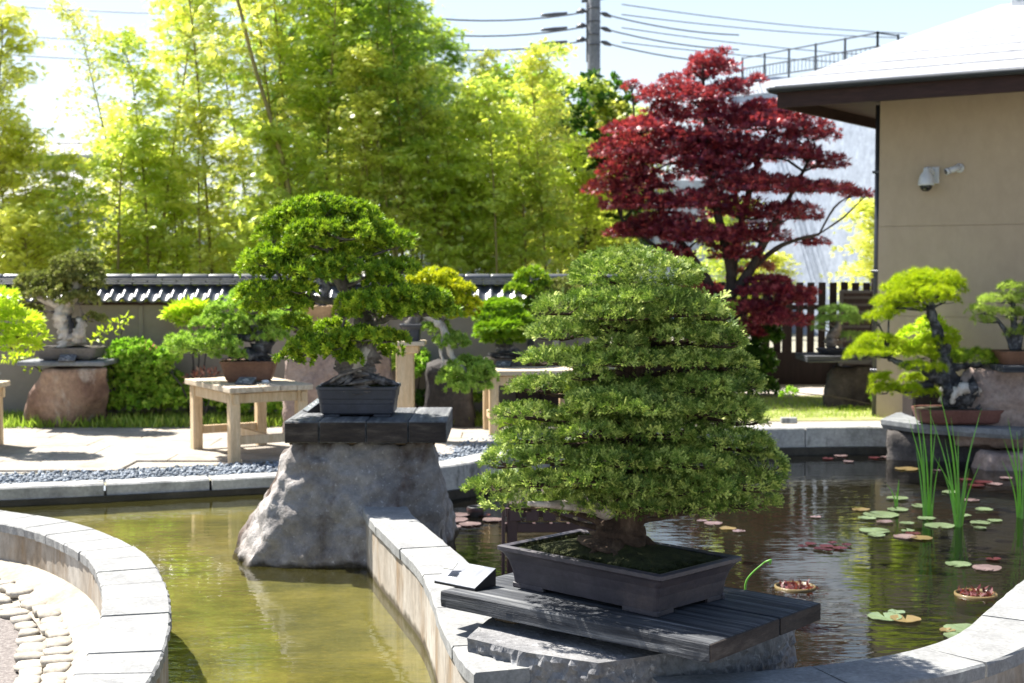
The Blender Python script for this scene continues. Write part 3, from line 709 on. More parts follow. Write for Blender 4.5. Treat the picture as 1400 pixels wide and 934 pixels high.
while xx < .85:
    if cap0 is None:
        mb = MB(); rg = []
        for x_ in (0, .02, .245, .262):
            r__ = .052 if x_ in (.02, .245) else .046
            rg.append([Vector((x_, r__ * math.cos(a), r__ * .8 * math.sin(a))) for a in np.linspace(-.2, math.pi + .2, 9)])
        cap0 = mb.rings(rg, True).build('ridge_cap', M['roof_tile'], t, local=True); o = cap0
    else:
        o = cap0.copy(); COL.objects.link(o); o.parent = t
    o.location = Vector((xx, YW, 1.487)) - root_l
    xx += .265
MB().box((-3.9, YW + .13, 1.33), (9.6, .02, .18), rx=R(-50)).build('rear_roof_slope', M['roof_tile'], t)
# ------------------------------------------------------------------ pots, trunks, crowns
def rrect(hx, hy, r_, z, k=4):
    o = []
    for cx, cy, a0 in ((hx - r_, hy - r_, 0), (-hx + r_, hy - r_, 90), (-hx + r_, -hy + r_, 180), (hx - r_, -hy + r_, 270)):
        for j in range(k + 1):
            a = R(a0 + 90 * j / k); o.append(Vector((cx + r_ * math.cos(a), cy + r_ * math.sin(a), z)))
    return o
def pot(parent, X, Y, Z, prof, mat, rz=0, rad=.03, k=4, feet=None, soil=None, dome=.02, rim=.02, moss_mat='moss'):
    """prof: [(half x, half y, z)] bottom to top, rectangular with rounded corners; hollow at the top"""
    m = Matrix.Translation((X, Y, Z)) @ Matrix.Rotation(rz, 4, 'Z')
    rg = [[m @ v for v in rrect(hx, hy, min(rad, hx * .98, hy * .98), z, k)] for hx, hy, z in prof]
    hx, hy, z = prof[-1]
    rg.append([m @ v for v in rrect(hx - rim * .4, hy - rim * .4, max(rad - rim * .4, .003), z + .004, k)])
    rg.append([m @ v for v in rrect(hx - rim, hy - rim, max(rad - rim, .003), z, k)])
    rg.append([m @ v for v in rrect(hx - rim * 1.1, hy - rim * 1.1, max(rad - rim, .003), z - .03, k)])
    p = MB().rings(rg, False).build('pot', mat, parent)
    for fx, fy, fw, fd, fh in (feet or []):
        for sx in (-1, 1):
            for sy in (-1, 1):
                c = m @ Vector((fx * sx, fy * sy, fh / 2)); MB().box(c, (fw, fd, fh + .004), rz, .004).build('foot', mat, p)
    # soil or moss, mounded towards the trunk
    mb = MB(); rings = []; n = 7
    for j in range(n):
        f = 1 - j / n; ro = rrect((hx - rim) * f, (hy - rim) * f, max((rad - rim) * f, .002), z - .012, k)
        hh = dome * (1 - f) ** 1.0
        rings.append([m @ Vector((v.x, v.y, v.z + hh + .010 * noise.noise(v * 22) + .005 * noise.noise(v * 60))) for v in ro])
    mb.rings(rings, True).build('moss' if moss_mat == 'moss' else 'soil', M[moss_mat], parent)
    return p, m
def moss_tufts(parent, X, Y, Z, hx, hy, n, rz, mat, size=.012):
    a, b = rng.uniform(-hx, hx, n), rng.uniform(-hy, hy, n); c_, s_ = math.cos(rz), math.sin(rz)
    f = np.minimum(np.abs(a) / hx, 1); g = np.minimum(np.abs(b) / hy, 1); e = np.maximum(f, g)
    P = np.stack([X + a * c_ - b * s_, Y + a * s_ + b * c_, Z + .06 * (1 - e) ** 1.6], 1)
    k = np.array([noise.noise(Vector(p) * 9) > -.12 for p in P]); P = P[k]
    D = rng.normal(size=P.shape) * .5 + np.array([0, 0, 1])
    base = np.array(rootloc(parent))
    me = leafmesh('moss_tufts', P - base, D, rng.uniform(.6, 1.3, len(P)) * size, T_JUN)
    return tag(link('moss_tufts', me, mat, parent), kind='stuff')
def crown(parent, pads, dens, tmpl, size, mat, d, clump=0, zmin=-.3, depth=.85, under=.45, mat2=None, up=0.0, inner=.25, name='foliage_pad', trunk=None, bark=None, br=.010, twig=5, shrink=0, flat=1.0, lay=False):
    """pads: (px, py, rx px, ry px, depth offset m). trunk: world points for the branches to spring from"""
    base = np.array(rootloc(parent)); cs = []
    for i, pd in enumerate(pads):
        px, py, rx, ry = pd[:4]; do = pd[4] if len(pd) > 4 else random.uniform(-.5, .35) * S(rx, d)
        c = A(px, py, d + do); ax, az = S(rx, d), S(ry, d); ay = max(ax * depth, az)
        P, D = pad_points(c, ax, ay, az, dens, clump, zmin, inner, under, shrink)
        D = D * np.array([1, 1, flat])
        D = D + np.array([0, 0, up]); s_ = size * rng.uniform(.7, 1.25, len(P))
        if lay:        # sprays lie on the pad like shingles, tips outward
            Nn = unit((P - np.array(c)) / np.array([ax, ay, az])) + np.array([0, 0, .35]); D = D.copy(); D[:, 2] *= .35; D[:, 2] += .10 + rng.normal(size=len(D)) * .1
            P = P + unit(D) * 0; me = leafmesh(name, P - base, D, s_, tmpl, U=Nn, roll=.22)
        else: me = leafmesh(name, P - base, D, s_, tmpl)
        link(name, me, mat2 if (mat2 and i % 3 == 1) else mat, parent)
        cs.append((c, ax, ay, az))
    if trunk:
        for c, ax, ay, az in cs:
            tip = c + Vector((0, 0, -az * .25)); q = min(trunk, key=lambda t_: (t_[0] - tip).length + max(0, t_[0].z - tip.z) * 1.5)
            s0 = q[0]; mid = (s0 + tip) / 2 + Vector((random.uniform(-.1, .1) * ax, 0, random.uniform(-.05, .15) * (tip - s0).length))
            mb = MB().tube([s0, mid, tip], [min(q[1] * .6, br * 1.6), br, br * .5], 6, gnarl=.3)
            for j in range(twig):
                a = random.uniform(0, 6.28); e = c + Vector((math.cos(a) * ax * .75, math.sin(a) * ay * .75, random.uniform(-.2, .35) * az))
                mb.tube([tip.lerp(s0, .15 * random.random()), (tip + e) / 2 - Vector((0, 0, az * .12)), e], [br * .5, br * .35, br * .15], 4, gnarl=.2, sub=2)
            mb.build('branch', bark, parent)
    return cs
def trunkline(parent, pts, mat, d, gn=.3, n=12, name='trunk', sub=5, gf=9):
    """pts: (px, py, depth offset, radius px)"""
    P = [A(a, b, d + c) for a, b, c, _ in pts]; rad = [S(r_, d) for *_, r_ in pts]
    MB().tube(P, rad, n, gnarl=gn, sub=sub, gf=gf).build(name, mat, parent)
    Q = catmull(P, n=4); o = []
    for i, q in enumerate(Q): j = min(i // 4, len(rad) - 1); o.append((q, rad[j]))
    return o
def card(name, label, X, Y, Z, wd, dp, ht, rz, lines=True):
    """a wedge-shaped name card: sloping face, solid dark sides"""
    t = thing(name, label, 'name card', (X, Y, Z), rz)
    hx, hy = wd / 2, dp / 2
    v = [(-hx, -hy, 0), (hx, -hy, 0), (hx, hy, 0), (-hx, hy, 0), (-hx, -hy, .006), (hx, -hy, .006), (hx, hy, ht), (-hx, hy, ht)]
    MB().add(v, [[0, 3, 2, 1], [0, 1, 5, 4], [1, 2, 6, 5], [2, 3, 7, 6], [3, 0, 4, 7]]).build('stand', M['black'], t, local=True)
    a = math.atan2(ht - .006, dp); f = MB().box((0, 0, (ht + .006) / 2 + .003), (wd, math.hypot(dp, ht), .004), bev=.001, rx=a).build('face_plate', M['card'], t, local=True)
    if lines:
        mb = MB(); nrm = Vector((0, -math.sin(a), math.cos(a))); ud = Vector((0, math.cos(a), math.sin(a))); c0 = Vector((0, 0, (ht + .006) / 2 + .003)) + nrm * .0026
        for (u, v_, l, h_) in ((.0, .22, .16, .07), (.0, .02, .34, .06), (-.22, -.25, .18, .035), (.05, -.25, .2, .035)):
            nn = max(2, int(l / .05)); 
            for j in range(nn):
                c = c0 + Vector(((u - l / 2 + l * (j + .5) / nn) * wd, 0, 0)) + ud * v_ * dp
                mb.box(c, (l / nn * wd * .72, h_ * dp, .0008), bev=0, rx=a)
        mb.build('lettering', M['white_print'], t, local=True)
    return t

# ------------------------------------------------------------------ 1: the spruce in front
Zb = .38                                       # top of the display board
near, right_, left_ = G(945, 875, Zb), G(1145, 828, Zb), G(585, 803, Zb)
e1 = (near - left_); e2 = (right_ - near); rzB = math.atan2(e1.y, e1.x); LX, LY = e1.length, e2.length
ctr = left_ + e1 / 2 + e2 / 2
t = thing('display_board', 'broad weathered grey board laid on spacers, carrying the spruce bonsai', 'board', (ctr.x, ctr.y, Zb - .066), rzB)
yb = -LY / 2
for wd in (LY * .60, LY * .40):
    mb = MB(); nx = 40; rg = []
    for i in range(nx + 1):
        x_ = -LX / 2 + LX * i / nx; j1, j2 = .003 * noise.noise(Vector((x_ * 9, yb, 0))), .003 * noise.noise(Vector((x_ * 7, yb, 5)))
        e = .004 if i in (0, nx) else 0
        y0, y1 = yb + .0015 + j1, yb + wd - .0015 + j2; zt = .066 + .0012 * noise.noise(Vector((x_ * 5, yb, 9)))
        rg.append([Vector((x_, y0 + e, .004)), Vector((x_, y0 + j1, .03)), Vector((x_, y0 + .001, zt - .006)), Vector((x_, y0 + .006, zt - e * .5)), Vector((x_, y1 - .005, zt - e * .5)), Vector((x_, y1, zt - .005)), Vector((x_, y1, .004)), Vector((x_, (y0 + y1) / 2, 0))])
    mb.rings(rg).build('plank', M['weathered'], t, local=True)
    MB().box((LX / 2 + .0015, yb + wd / 2, .033), (.008, wd - .012, .060), bev=.002).build('end_grain', M['end_shade'], t, local=True)  # end face coloured dark for the side turned from the sun
    yb += wd
for (px, py, nm) in ((700, 842, 0), (905, 868, 1), (1010, 850, 2)):
    g = G(px, py, .30); tag(MB().box((g.x, g.y + .05, .292), (.10 if nm == 0 else .07, .09, .044), rzB, .004).build('wood_spacer', M['spacer']), ['dark wooden spacer under the left end of the grey display board', 'pale ended wooden spacer under the front corner of the display board', 'dark wooden spacer under the right end of the display board'][nm], 'wood block')
b_ = [G(638, 872, .27), G(720, 892, .27), G(818, 907, .27), G(900, 893, .27), G(1000, 880, .27), G(1068, 862, .27), G(668, 846, .27)]
b_ += [Vector((1.12, 5.55, .27)), Vector((.25, 5.95, .27))]
cb = sum(b_, Vector()) / len(b_)
rock('display_block', 'rough split grey stone block with sawn top beneath the display board', b_ + [Vector((cb.x + (p.x - cb.x) * .97, cb.y + (p.y - cb.y) * .97, -.95)) for p in b_], M['basalt'], 'stone block', res=.023, amp=.015, freq=9, fine=1.0, seed=3, keep_top=1.22, flat=True, smooth=0)

rim = .145; rl_, rn_, rr_ = G(677, 750, Zb + rim), G(903, 794, Zb + rim), G(1017, 766, Zb + rim)
pe1, pe2 = rn_ - rl_, rr_ - rn_; rzP = math.atan2(pe1.y, pe1.x); pw, pd_ = pe1.length, pe2.length; pc = (rl_ + rr_) / 2
t1 = thing('spruce_bonsai', 'large layered spruce bonsai with dense cone of tiers in wide clay pot on grey board', 'bonsai', (pc.x, pc.y, Zb))
hx, hy = pw / 2, pd_ / 2
pr = [(hx * .865, hy * .83, .0), (hx * .87, hy * .84, .018), (hx * .885, hy * .86, .055), (hx * .915, hy * .895, .09), (hx * .955, hy * .945, .115), (hx * .975, hy * .97, .122), (hx * 1.0, hy * 1.0, .127), (hx, hy, .141)]
p_, mP = pot(t1, pc.x, pc.y, Zb + .016, [(a, b, c) for a, b, c in pr], M['pot_main'], rzP, .014, 3, None, dome=.07, rim=.036)
for sx in (-1, 1):
    for sy in (-1, 1):
        c = mP @ Vector((sx * hx * .865 - sx * .075, sy * (hy * .83 - .008), -.006)); MB().box(c, (.16, .018, .02), rzP, .003).build('foot', M['pot_main'], p_)
        c = mP @ Vector((sx * (hx * .865 - .008), sy * hy * .83 - sy * .05, -.006)); MB().box(c, (.018, .10, .0195), rzP, .003).build('foot', M['pot_main'], p_)
moss_tufts(t1, pc.x, pc.y, Zb + .147, hx - .045, hy - .045, 1800, rzP, M['moss'], .013)
D1 = pc.y
tr = trunkline(t1, [(846, 752, .0, 56), (850, 735, 0, 36), (855, 712, 0, 27), (860, 680, 0, 24), (862, 620, 0, 20), (866, 540, 0, 16), (868, 460, 0, 11), (870, 385, 0, 5)], M['bark'], D1, .32, 16)
for a in range(9):       # surface roots
    an = a / 9 * 6.28 + .3; d0 = Vector((math.cos(an), math.sin(an), 0)); b0 = A(850, 738, D1)
    MB().tube([b0 + d0 * .04 + Vector((0, 0, .02)), b0 + d0 * .10 - Vector((0, 0, .015)), b0 + d0 * random.uniform(.15, .20) - Vector((0, 0, .05))], [.030, .022, .010], 7, gnarl=.4).build('root', M['bark'], t1)
tiers = [(378, 108), (418, 138), (452, 150), (490, 158), (532, 174), (578, 188), (620, 198), (660, 212), (688, 205)]
hand = [
 # px, py, rx, ry, tier half width
 (869, 384, 94, 47, 60), (868, 408, 92, 18, 112),
 (775, 424, 50, 19, 138), (848, 432, 66, 20, 138), (926, 426, 66, 20, 138), (975, 432, 30, 17, 138),
 (770, 458, 52, 20, 150), (850, 470, 40, 12, 130), (925, 462, 60, 20, 150), (985, 468, 40, 22, 150),
 (745, 494, 36, 17, 158), (800, 500, 34, 12, 140), (856, 494, 54, 20, 158), (935, 496, 60, 19, 158), (1002, 500, 34, 19, 158),
 (733, 531, 36, 18, 172), (805, 515, 36, 14, 150), (840, 545, 66, 17, 172), (955, 530, 60, 19, 172), (1010, 527, 40, 24, 172),
 (718, 566, 46, 18, 186), (796, 560, 32, 13, 160), (872, 556, 95, 20, 186), (988, 560, 58, 22, 186), (1020, 575, 28, 20, 186),
 (725, 600, 50, 17, 192), (808, 592, 44, 17, 196), (900, 592, 54, 16, 190), (990, 604, 62, 22, 192), (1035, 612, 26, 20, 196),
 (695, 632, 42, 22, 210), (752, 628, 44, 20, 205), (838, 632, 60, 20, 200), (935, 632, 68, 22, 205), (1040, 640, 40, 28, 210),
 (674, 668, 43, 17, 222), (738, 660, 38, 14, 215), (806, 656, 52, 18, 222), (880, 668, 48, 18, 215), (950, 668, 60, 24, 215), (1022, 664, 48, 24, 215),
 (880, 692, 34, 10, 205), (945, 694, 46, 13, 215), (1002, 690, 36, 12, 205)]
pads = []
for px, py, rx, ry, hw in hand:
    Rm = S(hw, D1); dx = S(abs(px - 864), D1); pads.append((px, py, rx, ry, -math.sqrt(max(0, Rm * Rm - dx * dx)) * .62 + S(rx, D1) * .45 if hw > 100 else 0))
crown(t1, pads, 6300, T_SPRUCE, .027, M['spruce'], D1, 0, -.25, .9, .3, up=.12, inner=.22, shrink=.023, lay=True, trunk=tr, bark=M['bark'], br=.009, twig=12)
back = []
for py, hw in tiers[1:]:
    for k in range(7):
        a = R(10 + k * 27 + random.uniform(-8, 8)); r_ = hw * .74
        back.append((864 + math.cos(a) * r_, py + random.uniform(-3, 3), hw * .28, 18, S(math.sin(a) * r_, D1)))
    back.append((866, py + 2, hw * .56, 22, 0))
    for k in range(2): back.append((864 + (-1) ** k * hw * .3, py, hw * .3, 15, S(-hw * .15, D1)))
crown(t1, back, 1500, T_SPRUCE, .034, M['spruce'], D1, 0, -.25, .9, .3, up=.12, shrink=.018, lay=True, trunk=tr, bark=M['bark'], br=.008, twig=3)
# a few bare lower limbs
for (a, b, c_, e) in (((846, 704, 0), (790, 692, -.1), (722, 688, -.22), 11), ((850, 706, 0), (800, 700, .05), (750, 694, .1), 9), ((866, 700, 0), (920, 700, -.06), (985, 700, -.1), 8)):
    MB().tube([A(a[0], a[1], D1 + a[2]), A(b[0], b[1], D1 + b[2]), A(c_[0], c_[1], D1 + c_[2])], [S(e, D1), S(e * .6, D1), S(3, D1)], 7, gnarl=.45).build('branch', M['deadwood'] if e == 11 else M['bark'], t1)
g = G(628, 803, Zb); card('name_card', 'grey black wedge name card at the left end of the front display board', g.x + .02, g.y + .045, Zb + .001, .21, .12, .062, rzB)
g = G(616, 779, Zb + .05); tag(MB().box((g.x, g.y, Zb + .066), (.045, .04, .006), rzB + .2, .001, rx=R(27)).build('paper_chip', M['paper']), 'tiny pale card lying on top edge of front name card', 'card')
# bent reed behind the board
g = G(1022, 803, WR)
tag(MB().tube([A(1020, 830, 6.2), A(1019, 800, 6.2), A(1027, 785, 6.2), A(1045, 769, 6.2)], [.0045, .0045, .004, .003], 6).tube([A(1045, 769, 6.2), A(1054, 766, 6.2), A(1052, 772, 6.2)], [.004, .006, .003], 6).tube([A(1020, 830, 6.2), Vector((A(1020, 830, 6.2).x, 6.2, WR - .3))], [.006, .006], 6, sub=1).build('bent_stem', M['reed']), 'bent pale stem rising from the pond behind the front pot', 'plant stem')

# slatted dark rack standing in the pond behind the pot
dk = 6.75; t = thing('slatted_rack', 'dark brown slatted rack standing in the pond behind the spruce pot', 'rack', (A(760, 780, dk).x, dk, WR))
zt = A(700, 686, dk).z
for px in (688,): MB().box((A(px, 700, dk - .02).x, dk - .03, (zt + WR) / 2 - .15), (.016, .03, zt - WR + .3), bev=.003).build('thin_upright', M['rack'], t)
for px in (700, 848):
    for yy_ in (dk, dk + .42): MB().box((A(px, 700, dk).x, yy_, (zt + WR) / 2 - .18), (.05, .045, zt - WR + .3), bev=.004).build('leg', M['rack'], t)
x0, x1 = A(693, 700, dk).x, A(856, 700, dk).x
for yy_ in (dk - .001, dk + .421): MB().box(((x0 + x1) / 2, yy_, A(0, 721, dk).z), (x1 - x0 + .02, .03, .045), bev=.003).build('rail', M['rack'], t)
n = 7
for i in range(n): MB().box((x0 + (i + .5) * (x1 - x0) / n, dk + .21, zt - .012), ((x1 - x0) / n - .022, .50, .020), bev=.003).build('slat', M['rack'], t)
for i in range(n): MB().box((x0 + (i + .5) * (x1 - x0) / n, dk - .028, zt - .045), ((x1 - x0) / n - .022, .016, .085), bev=.002).build('front_slat', M['rack'], t)
MB().box(((x0 + x1) / 2, dk + .2, A(0, 760, dk).z), (x1 - x0, .03, .04), bev=.003).build('rail', M['rack'], t)

# ------------------------------------------------------------------ 2: boulder, timber top, juniper
z2 = .706; d2f, d2b = 8.2, 9.02
zr = z2 - .13
top = [A(405, 610, 8.28), A(592, 612, 8.28), A(580, 600, 8.95), A(415, 600, 8.95)]
for p in top: p.z = zr
wl = [G(326, 766, WL), G(338, 775, WL), G(420, 777, WL), G(504, 777, WL), G(560, 768, WL), G(612, 742, WL), Vector((-.35, 9.15, WL)), Vector((-1.5, 9.3, WL)), Vector((-1.72, 8.8, WL))]
mids = [A(343, 712, 8.55), A(378, 640, 8.6), A(398, 705, 8.12), A(412, 640, 8.2), A(604, 690, 8.3), A(597, 640, 8.4)]
low = [Vector((p.x * 1.0, p.y, -.9)) for p in wl]
rock('boulder', 'big brown grey boulder rising from the shallow pool, flat topped under black timber', top + wl + mids + low, M['big_rock'], 'boulder', res=.028, amp=.034, freq=3.4, fine=.75, seed=5, smooth=0)
rock('small_pool_rock', 'small dark rock against the right foot of the big boulder', [A(575, 700, 8.45), A(600, 700, 8.4), A(612, 745, 8.5), A(560, 745, 8.3), Vector((-.45, 8.3, -.8)), Vector((-.3, 8.9, -.8)), Vector((-.5, 8.9, .1)), Vector((-.75, 8.6, -.8))], M['dark_rock'], res=.05, amp=.03, seed=8)
xl, xr = A(388, 578, d2f).x, A(611, 578, d2f).x
t = thing('timber_top', 'thick black timber slab of four beams lying on the big boulder', 'display slab', ((xl + xr) / 2, (d2f + d2b) / 2, z2 - .128))
cuts = [388, 436, 500.5, 558, 611]
for i in range(4):
    a, b = A(cuts[i], 578, d2f).x + .002, A(cuts[i + 1], 578, d2f).x - .002; dz = random.uniform(-.003, .003)
    MB().box(((a + b) / 2, (d2f + d2b) / 2, z2 - .064 + dz), (b - a, d2b - d2f + random.uniform(-.01, .01), .128), bev=.005).build('beam', M['timber_top'], t)
    MB().box(((a + b) / 2, d2f - .003 + random.uniform(-.003, .003), z2 - .066 + dz), (b - a - .008, .012, .114), bev=.003).build('beam_end', M['end_shade'], t)  # beam ends painted darker than the tops, as the front lies in shade
MB().box(((xl + xr) / 2 - .03, (d2f + d2b) / 2 + .04, z2 - .139), (xr - xl - .09, .7, .020), bev=.003).build('support_batten', M['spacer'], t)
D2 = 8.58
t2 = thing('juniper_bonsai', 'broad dark green juniper bonsai in blue black rectangular pot on the black timber', 'bonsai', (A(492, 560, D2).x, D2, z2))
hx = S(56.5, 8.4); hy = .17; zz = z2 + .002
pr = [(hx * .84, hy * .8, .012), (hx * .90, hy * .88, .022), (hx * .915, hy * .9, .075), (hx * .925, hy * .91, .080), (hx * .935, hy * .92, .105), (hx * .95, hy * .94, .108), (hx * .975, hy * .97, .16), (hx, hy, .163), (hx, hy, .178)]
pot(t2, A(491, 560, D2).x, D2, zz, pr, M['pot_blue'], 0, .035, 5, [(hx * .62, hy * .7, .1, .05, .014)], dome=.05, rim=.018)
moss_tufts(t2, A(491, 560, D2).x, D2, z2 + .175, hx - .03, hy - .03, 700, 0, M['moss'], .014)
tr = trunkline(t2, [(490, 536, 0, 40), (489, 524, 0, 30), (487, 510, 0, 24), (490, 490, 0, 22), (496, 472, -.02, 19), (499, 450, .02, 13), (488, 415, .04, 9), (465, 385, .0, 10), (455, 350, 0, 8), (450, 310, 0, 5)], M['bark_grey'], D2, .5, 16)
MB().tube([A(486, 512, D2 - .09), A(491, 496, D2 - .10), A(500, 478, D2 - .08), A(502, 462, D2 - .05)], [.02, .035, .036, .02], 10, gnarl=.7).build('bleached_streak', M['deadwood'], t2)
for sx, ex in ((-1, 452), (1, 530), (-1, 470), (1, 545), (-1, 440)):
    MB().tube([A(490, 512, D2 - .05), A((490 + ex) / 2, 517, D2 - .12), A(ex, 527, D2 - .1)], [.026, .020, .009], 8, gnarl=.5).build('root', M['bark_dark'], t2)
MB().tube([A(452, 523, D2 - .13), A(465, 514, D2 - .16), A(485, 507, D2 - .17), A(505, 500, D2 - .15)], [.008, .009, .008, .006], 6, gnarl=.3).build('root', M['bark_grey'], t2)
tr += trunkline(t2, [(500, 445, 0, 6), (540, 432, -.02, 4), (580, 430, -.02, 3), (605, 432, -.05, 3)], M['bark_grey'], D2, .4, 8, 'limb')
tr += trunkline(t2, [(495, 462, 0, 6), (460, 468, -.05, 5), (430, 480, -.05, 4)], M['bark_grey'], D2, .4, 8, 'limb')
tr += trunkline(t2, [(490, 418, 0, 6), (440, 410, -.05, 5), (385, 400, -.05, 3)], M['bark_grey'], D2, .4, 8, 'limb')
pads = [(440, 290, 52, 20, -.05), (395, 305, 30, 18, -.02), (478, 296, 38, 20, 0), (432, 318, 42, 16, -.2), (372, 324, 18, 18, 0), (470, 322, 40, 18, -.22), (505, 318, 35, 20, 0), (535, 335, 32, 22, 0), (425, 334, 30, 10, -.25),
        (372, 358, 40, 20, -.1), (345, 375, 20, 20, 0), (395, 372, 30, 14, -.15), (430, 345, 30, 12, .1), (425, 378, 35, 16, -.25), (460, 367, 28, 13, -.25), (500, 375, 30, 16, -.2), (545, 370, 24, 16, 0), (525, 388, 24, 14, -.15), (480, 350, 45, 12, .1),
        (365, 406, 40, 20, -.1), (350, 425, 20, 16, 0), (395, 420, 30, 18, -.12), (410, 398, 20, 12, -.2), (500, 418, 38, 18, -.25), (540, 408, 40, 16, -.15), (472, 430, 20, 10, -.2), (585, 415, 34, 20, -.05), (603, 432, 26, 18, 0), (548, 430, 36, 13, -.12),
        (425, 478, 36, 22, -.1), (405, 492, 22, 14, 0), (455, 475, 30, 14, -.2), (470, 490, 26, 10, -.15), (495, 462, 36, 13, -.22), (530, 465, 26, 12, -.1), (525, 480, 20, 10, .1), (455, 448, 18, 10, .1), (405, 445, 18, 10, 0)]
crown(t2, pads, 1900, T_JUN, .036, M['juniper'], D2, .05, -.15, .9, .5, up=.3, trunk=tr, bark=M['bark_grey'], br=.010, twig=4)
card('name_card', 'tilted name card standing at the left end of the black timber slab', A(430, 565, 8.8).x, 8.75, z2 + .002, .13, .10, .075, R(-68))

# ------------------------------------------------------------------ 3: pine wood tables
def plank_table(label, cx, cy, wx, wy, rz, zt, np_=5):
    t = thing('wooden_table', label, 'table', (cx, cy, 0), rz)
    th = .045
    for i in range(np_):
        MB().box((0, -wy / 2 + wy * (i + .5) / np_, zt - th / 2 + random.uniform(-.002, .002)), (wx + random.uniform(-.01, .01), wy / np_ - .004, th), bev=.004).build('top_plank', M['pine_top'], t, local=True)
    lx, ly, lg = wx / 2 - .10, wy / 2 - .07, .085
    for sx in (-1, 1):
        for sy in (-1, 1): MB().box((sx * lx, sy * ly, (zt - th) / 2), (lg, lg, zt - th - .001), bev=.005).build('leg', M['pine_wood'], t, local=True)
    for sy in (-1, 1): MB().box((0, sy * ly, zt - th - .055), (wx - .06, .045, .085), bev=.003).build('apron', M['pine_wood'], t, local=True)
    for sx in (-1, 1):
        MB().box((sx * lx, 0, zt - th - .052), (.045, wy - .04, .078), bev=.003).build('apron', M['pine_wood'], t, local=True)
        MB().box((sx * lx, 0, .19), (.04, wy - .18, .07), bev=.003).build('stretcher', M['pine_wood'], t, local=True)
    MB().box((0, 0, .19), (wx - .24, .04, .068), bev=.003).build('stretcher', M['pine_wood'], t, local=True)
    return t
zt = .63
l_, n_, r_ = G(262, 519, zt), G(325, 532, zt), G(417, 524, zt)
a1, a2 = l_ - n_, r_ - n_; c3 = (l_ + r_) / 2; rz3 = math.atan2(a1.y, a1.x)
plank_table('raw pine table left of the big boulder carrying the brown potted juniper', c3.x, c3.y, a1.length, a2.length, rz3, zt)
D3 = c3.y
t3 = thing('juniper_bonsai', 'spreading light green juniper bonsai in plain brown pot on raw pine table', 'bonsai', (A(342, 515, D3).x, D3, zt))
hx = S(38, D3); hy = .15; h_ = S(28, D3)
pot(t3, A(341, 515, D3).x, D3, zt + .002, [(hx * .78, hy * .75, .012), (hx * .82, hy * .8, .03), (hx * .97, hy * .96, h_ * .9), (hx, hy, h_ * .92), (hx, hy, h_)], M['pot_brown'], R(4), .03, 4, [(hx * .6, hy * .6, .06, .05, .014)], dome=.03, rim=.018, moss_mat='soil')
tr = trunkline(t3, [(352, 491, 0, 18), (356, 480, 0, 13), (362, 468, 0, 11), (356, 452, 0, 9), (345, 435, 0, 7), (338, 415, 0, 4)], M['bark_dark'], D3, .6, 12)
tr += trunkline(t3, [(352, 487, -.05, 8), (335, 484, -.08, 7), (322, 487, -.1, 5)], M['bark_dark'], D3, .6, 8, 'root')
tr += trunkline(t3, [(356, 462, 0, 6), (320, 462, 0, 5), (280, 470, 0, 3)], M['bark_dark'], D3, .5, 8, 'limb')
pads = [(278, 474, 50, 20, -.1), (262, 482, 34, 14, 0), (312, 488, 22, 10, -.15), (300, 445, 38, 15, 0), (325, 425, 42, 17, 0), (345, 405, 30, 14, .1), (362, 440, 42, 18, -.05), (380, 452, 28, 14, 0), (335, 458, 30, 12, .1), (395, 438, 20, 18, .1), (375, 420, 35, 14, .2), (370, 465, 22, 9, -.05)]
crown(t3, pads, 900, T_JUN, .042, M['juniper_light'], D3, .055, -.15, .8, .5, up=.3, trunk=tr, bark=M['bark_dark'], br=.010, twig=4)
card('name_card', 'dark name card leaning before the brown pot on the raw pine table', A(332, 520, 11.6).x, 11.72, zt + .002, .15, .10, .05, R(-12))
rock('white_stone', 'small white stone beside the name card on the pine table', [Vector((A(360, 520, 11.75).x + a * .03, 11.85 + b * .02, zt + (c_ + 1) * .012)) for a in (-1, 1) for b in (-1, 1) for c_ in (-1, 1)], M['white_print'], 'stone', res=.02, amp=.004, seed=2)

# ------------------------------------------------------------------ 4: bonsai on the reddish boulder, left
D4 = 14.0
tp = [A(60, 504, 13.75), A(147, 502, 13.75), A(146, 500, 14.25), A(66, 500, 14.25)]
bt = [G(20, 583, 0), G(70, 586, 0), G(148, 576, 0), Vector((A(148, 570, 14.4).x, 14.4, 0)), Vector((A(40, 575, 14.4).x, 14.4, 0)), A(40, 545, 13.9)]
rock('boulder', 'reddish brown boulder under the white trunked bonsai at far left', tp + bt + [Vector((p.x, p.y, -.2)) for p in bt[:5]], M['red_rock'], 'boulder', res=.06, amp=.035, freq=2.6, seed=9)
z4 = A(90, 494, 13.8).z
mb = MB(); mb.box((A(95, 495, D4).x, D4, z4 - .02), (S(118, D4), .55, .045), bev=.008)
tag(mb.build('display_slab', M['slab']), 'thin dark slab on the reddish boulder at far left', 'display slab')
t4 = thing('old_juniper_bonsai', 'olive juniper bonsai with thick white deadwood trunk in grey pot at far left', 'bonsai', (A(97, 490, D4).x, D4, z4 + .003))
hx = S(42, D4); h_ = S(17, D4)
pot(t4, A(97, 490, D4).x, D4, z4 + .004, [(hx * .84, .17, .012), (hx * .9, .18, .03), (hx * .98, .2, h_ * .85), (hx, .205, h_)], M['pot_grey'], 0, .03, 4, [(hx * .6, .12, .08, .06, .014)], dome=.03, rim=.02, moss_mat='soil')
tr = trunkline(t4, [(100, 473, 0, 20), (97, 460, 0, 15), (90, 445, 0, 12), (86, 430, 0, 11), (92, 415, 0, 9), (103, 400, 0, 8), (104, 375, 0, 5)], M['deadwood'], D4, .55, 14)
trunkline(t4, [(104, 468, -.06, 9), (108, 455, -.08, 8), (112, 442, -.07, 6), (106, 436, -.05, 3)], M['deadwood'], D4, .5, 8, 'bleached_streak')
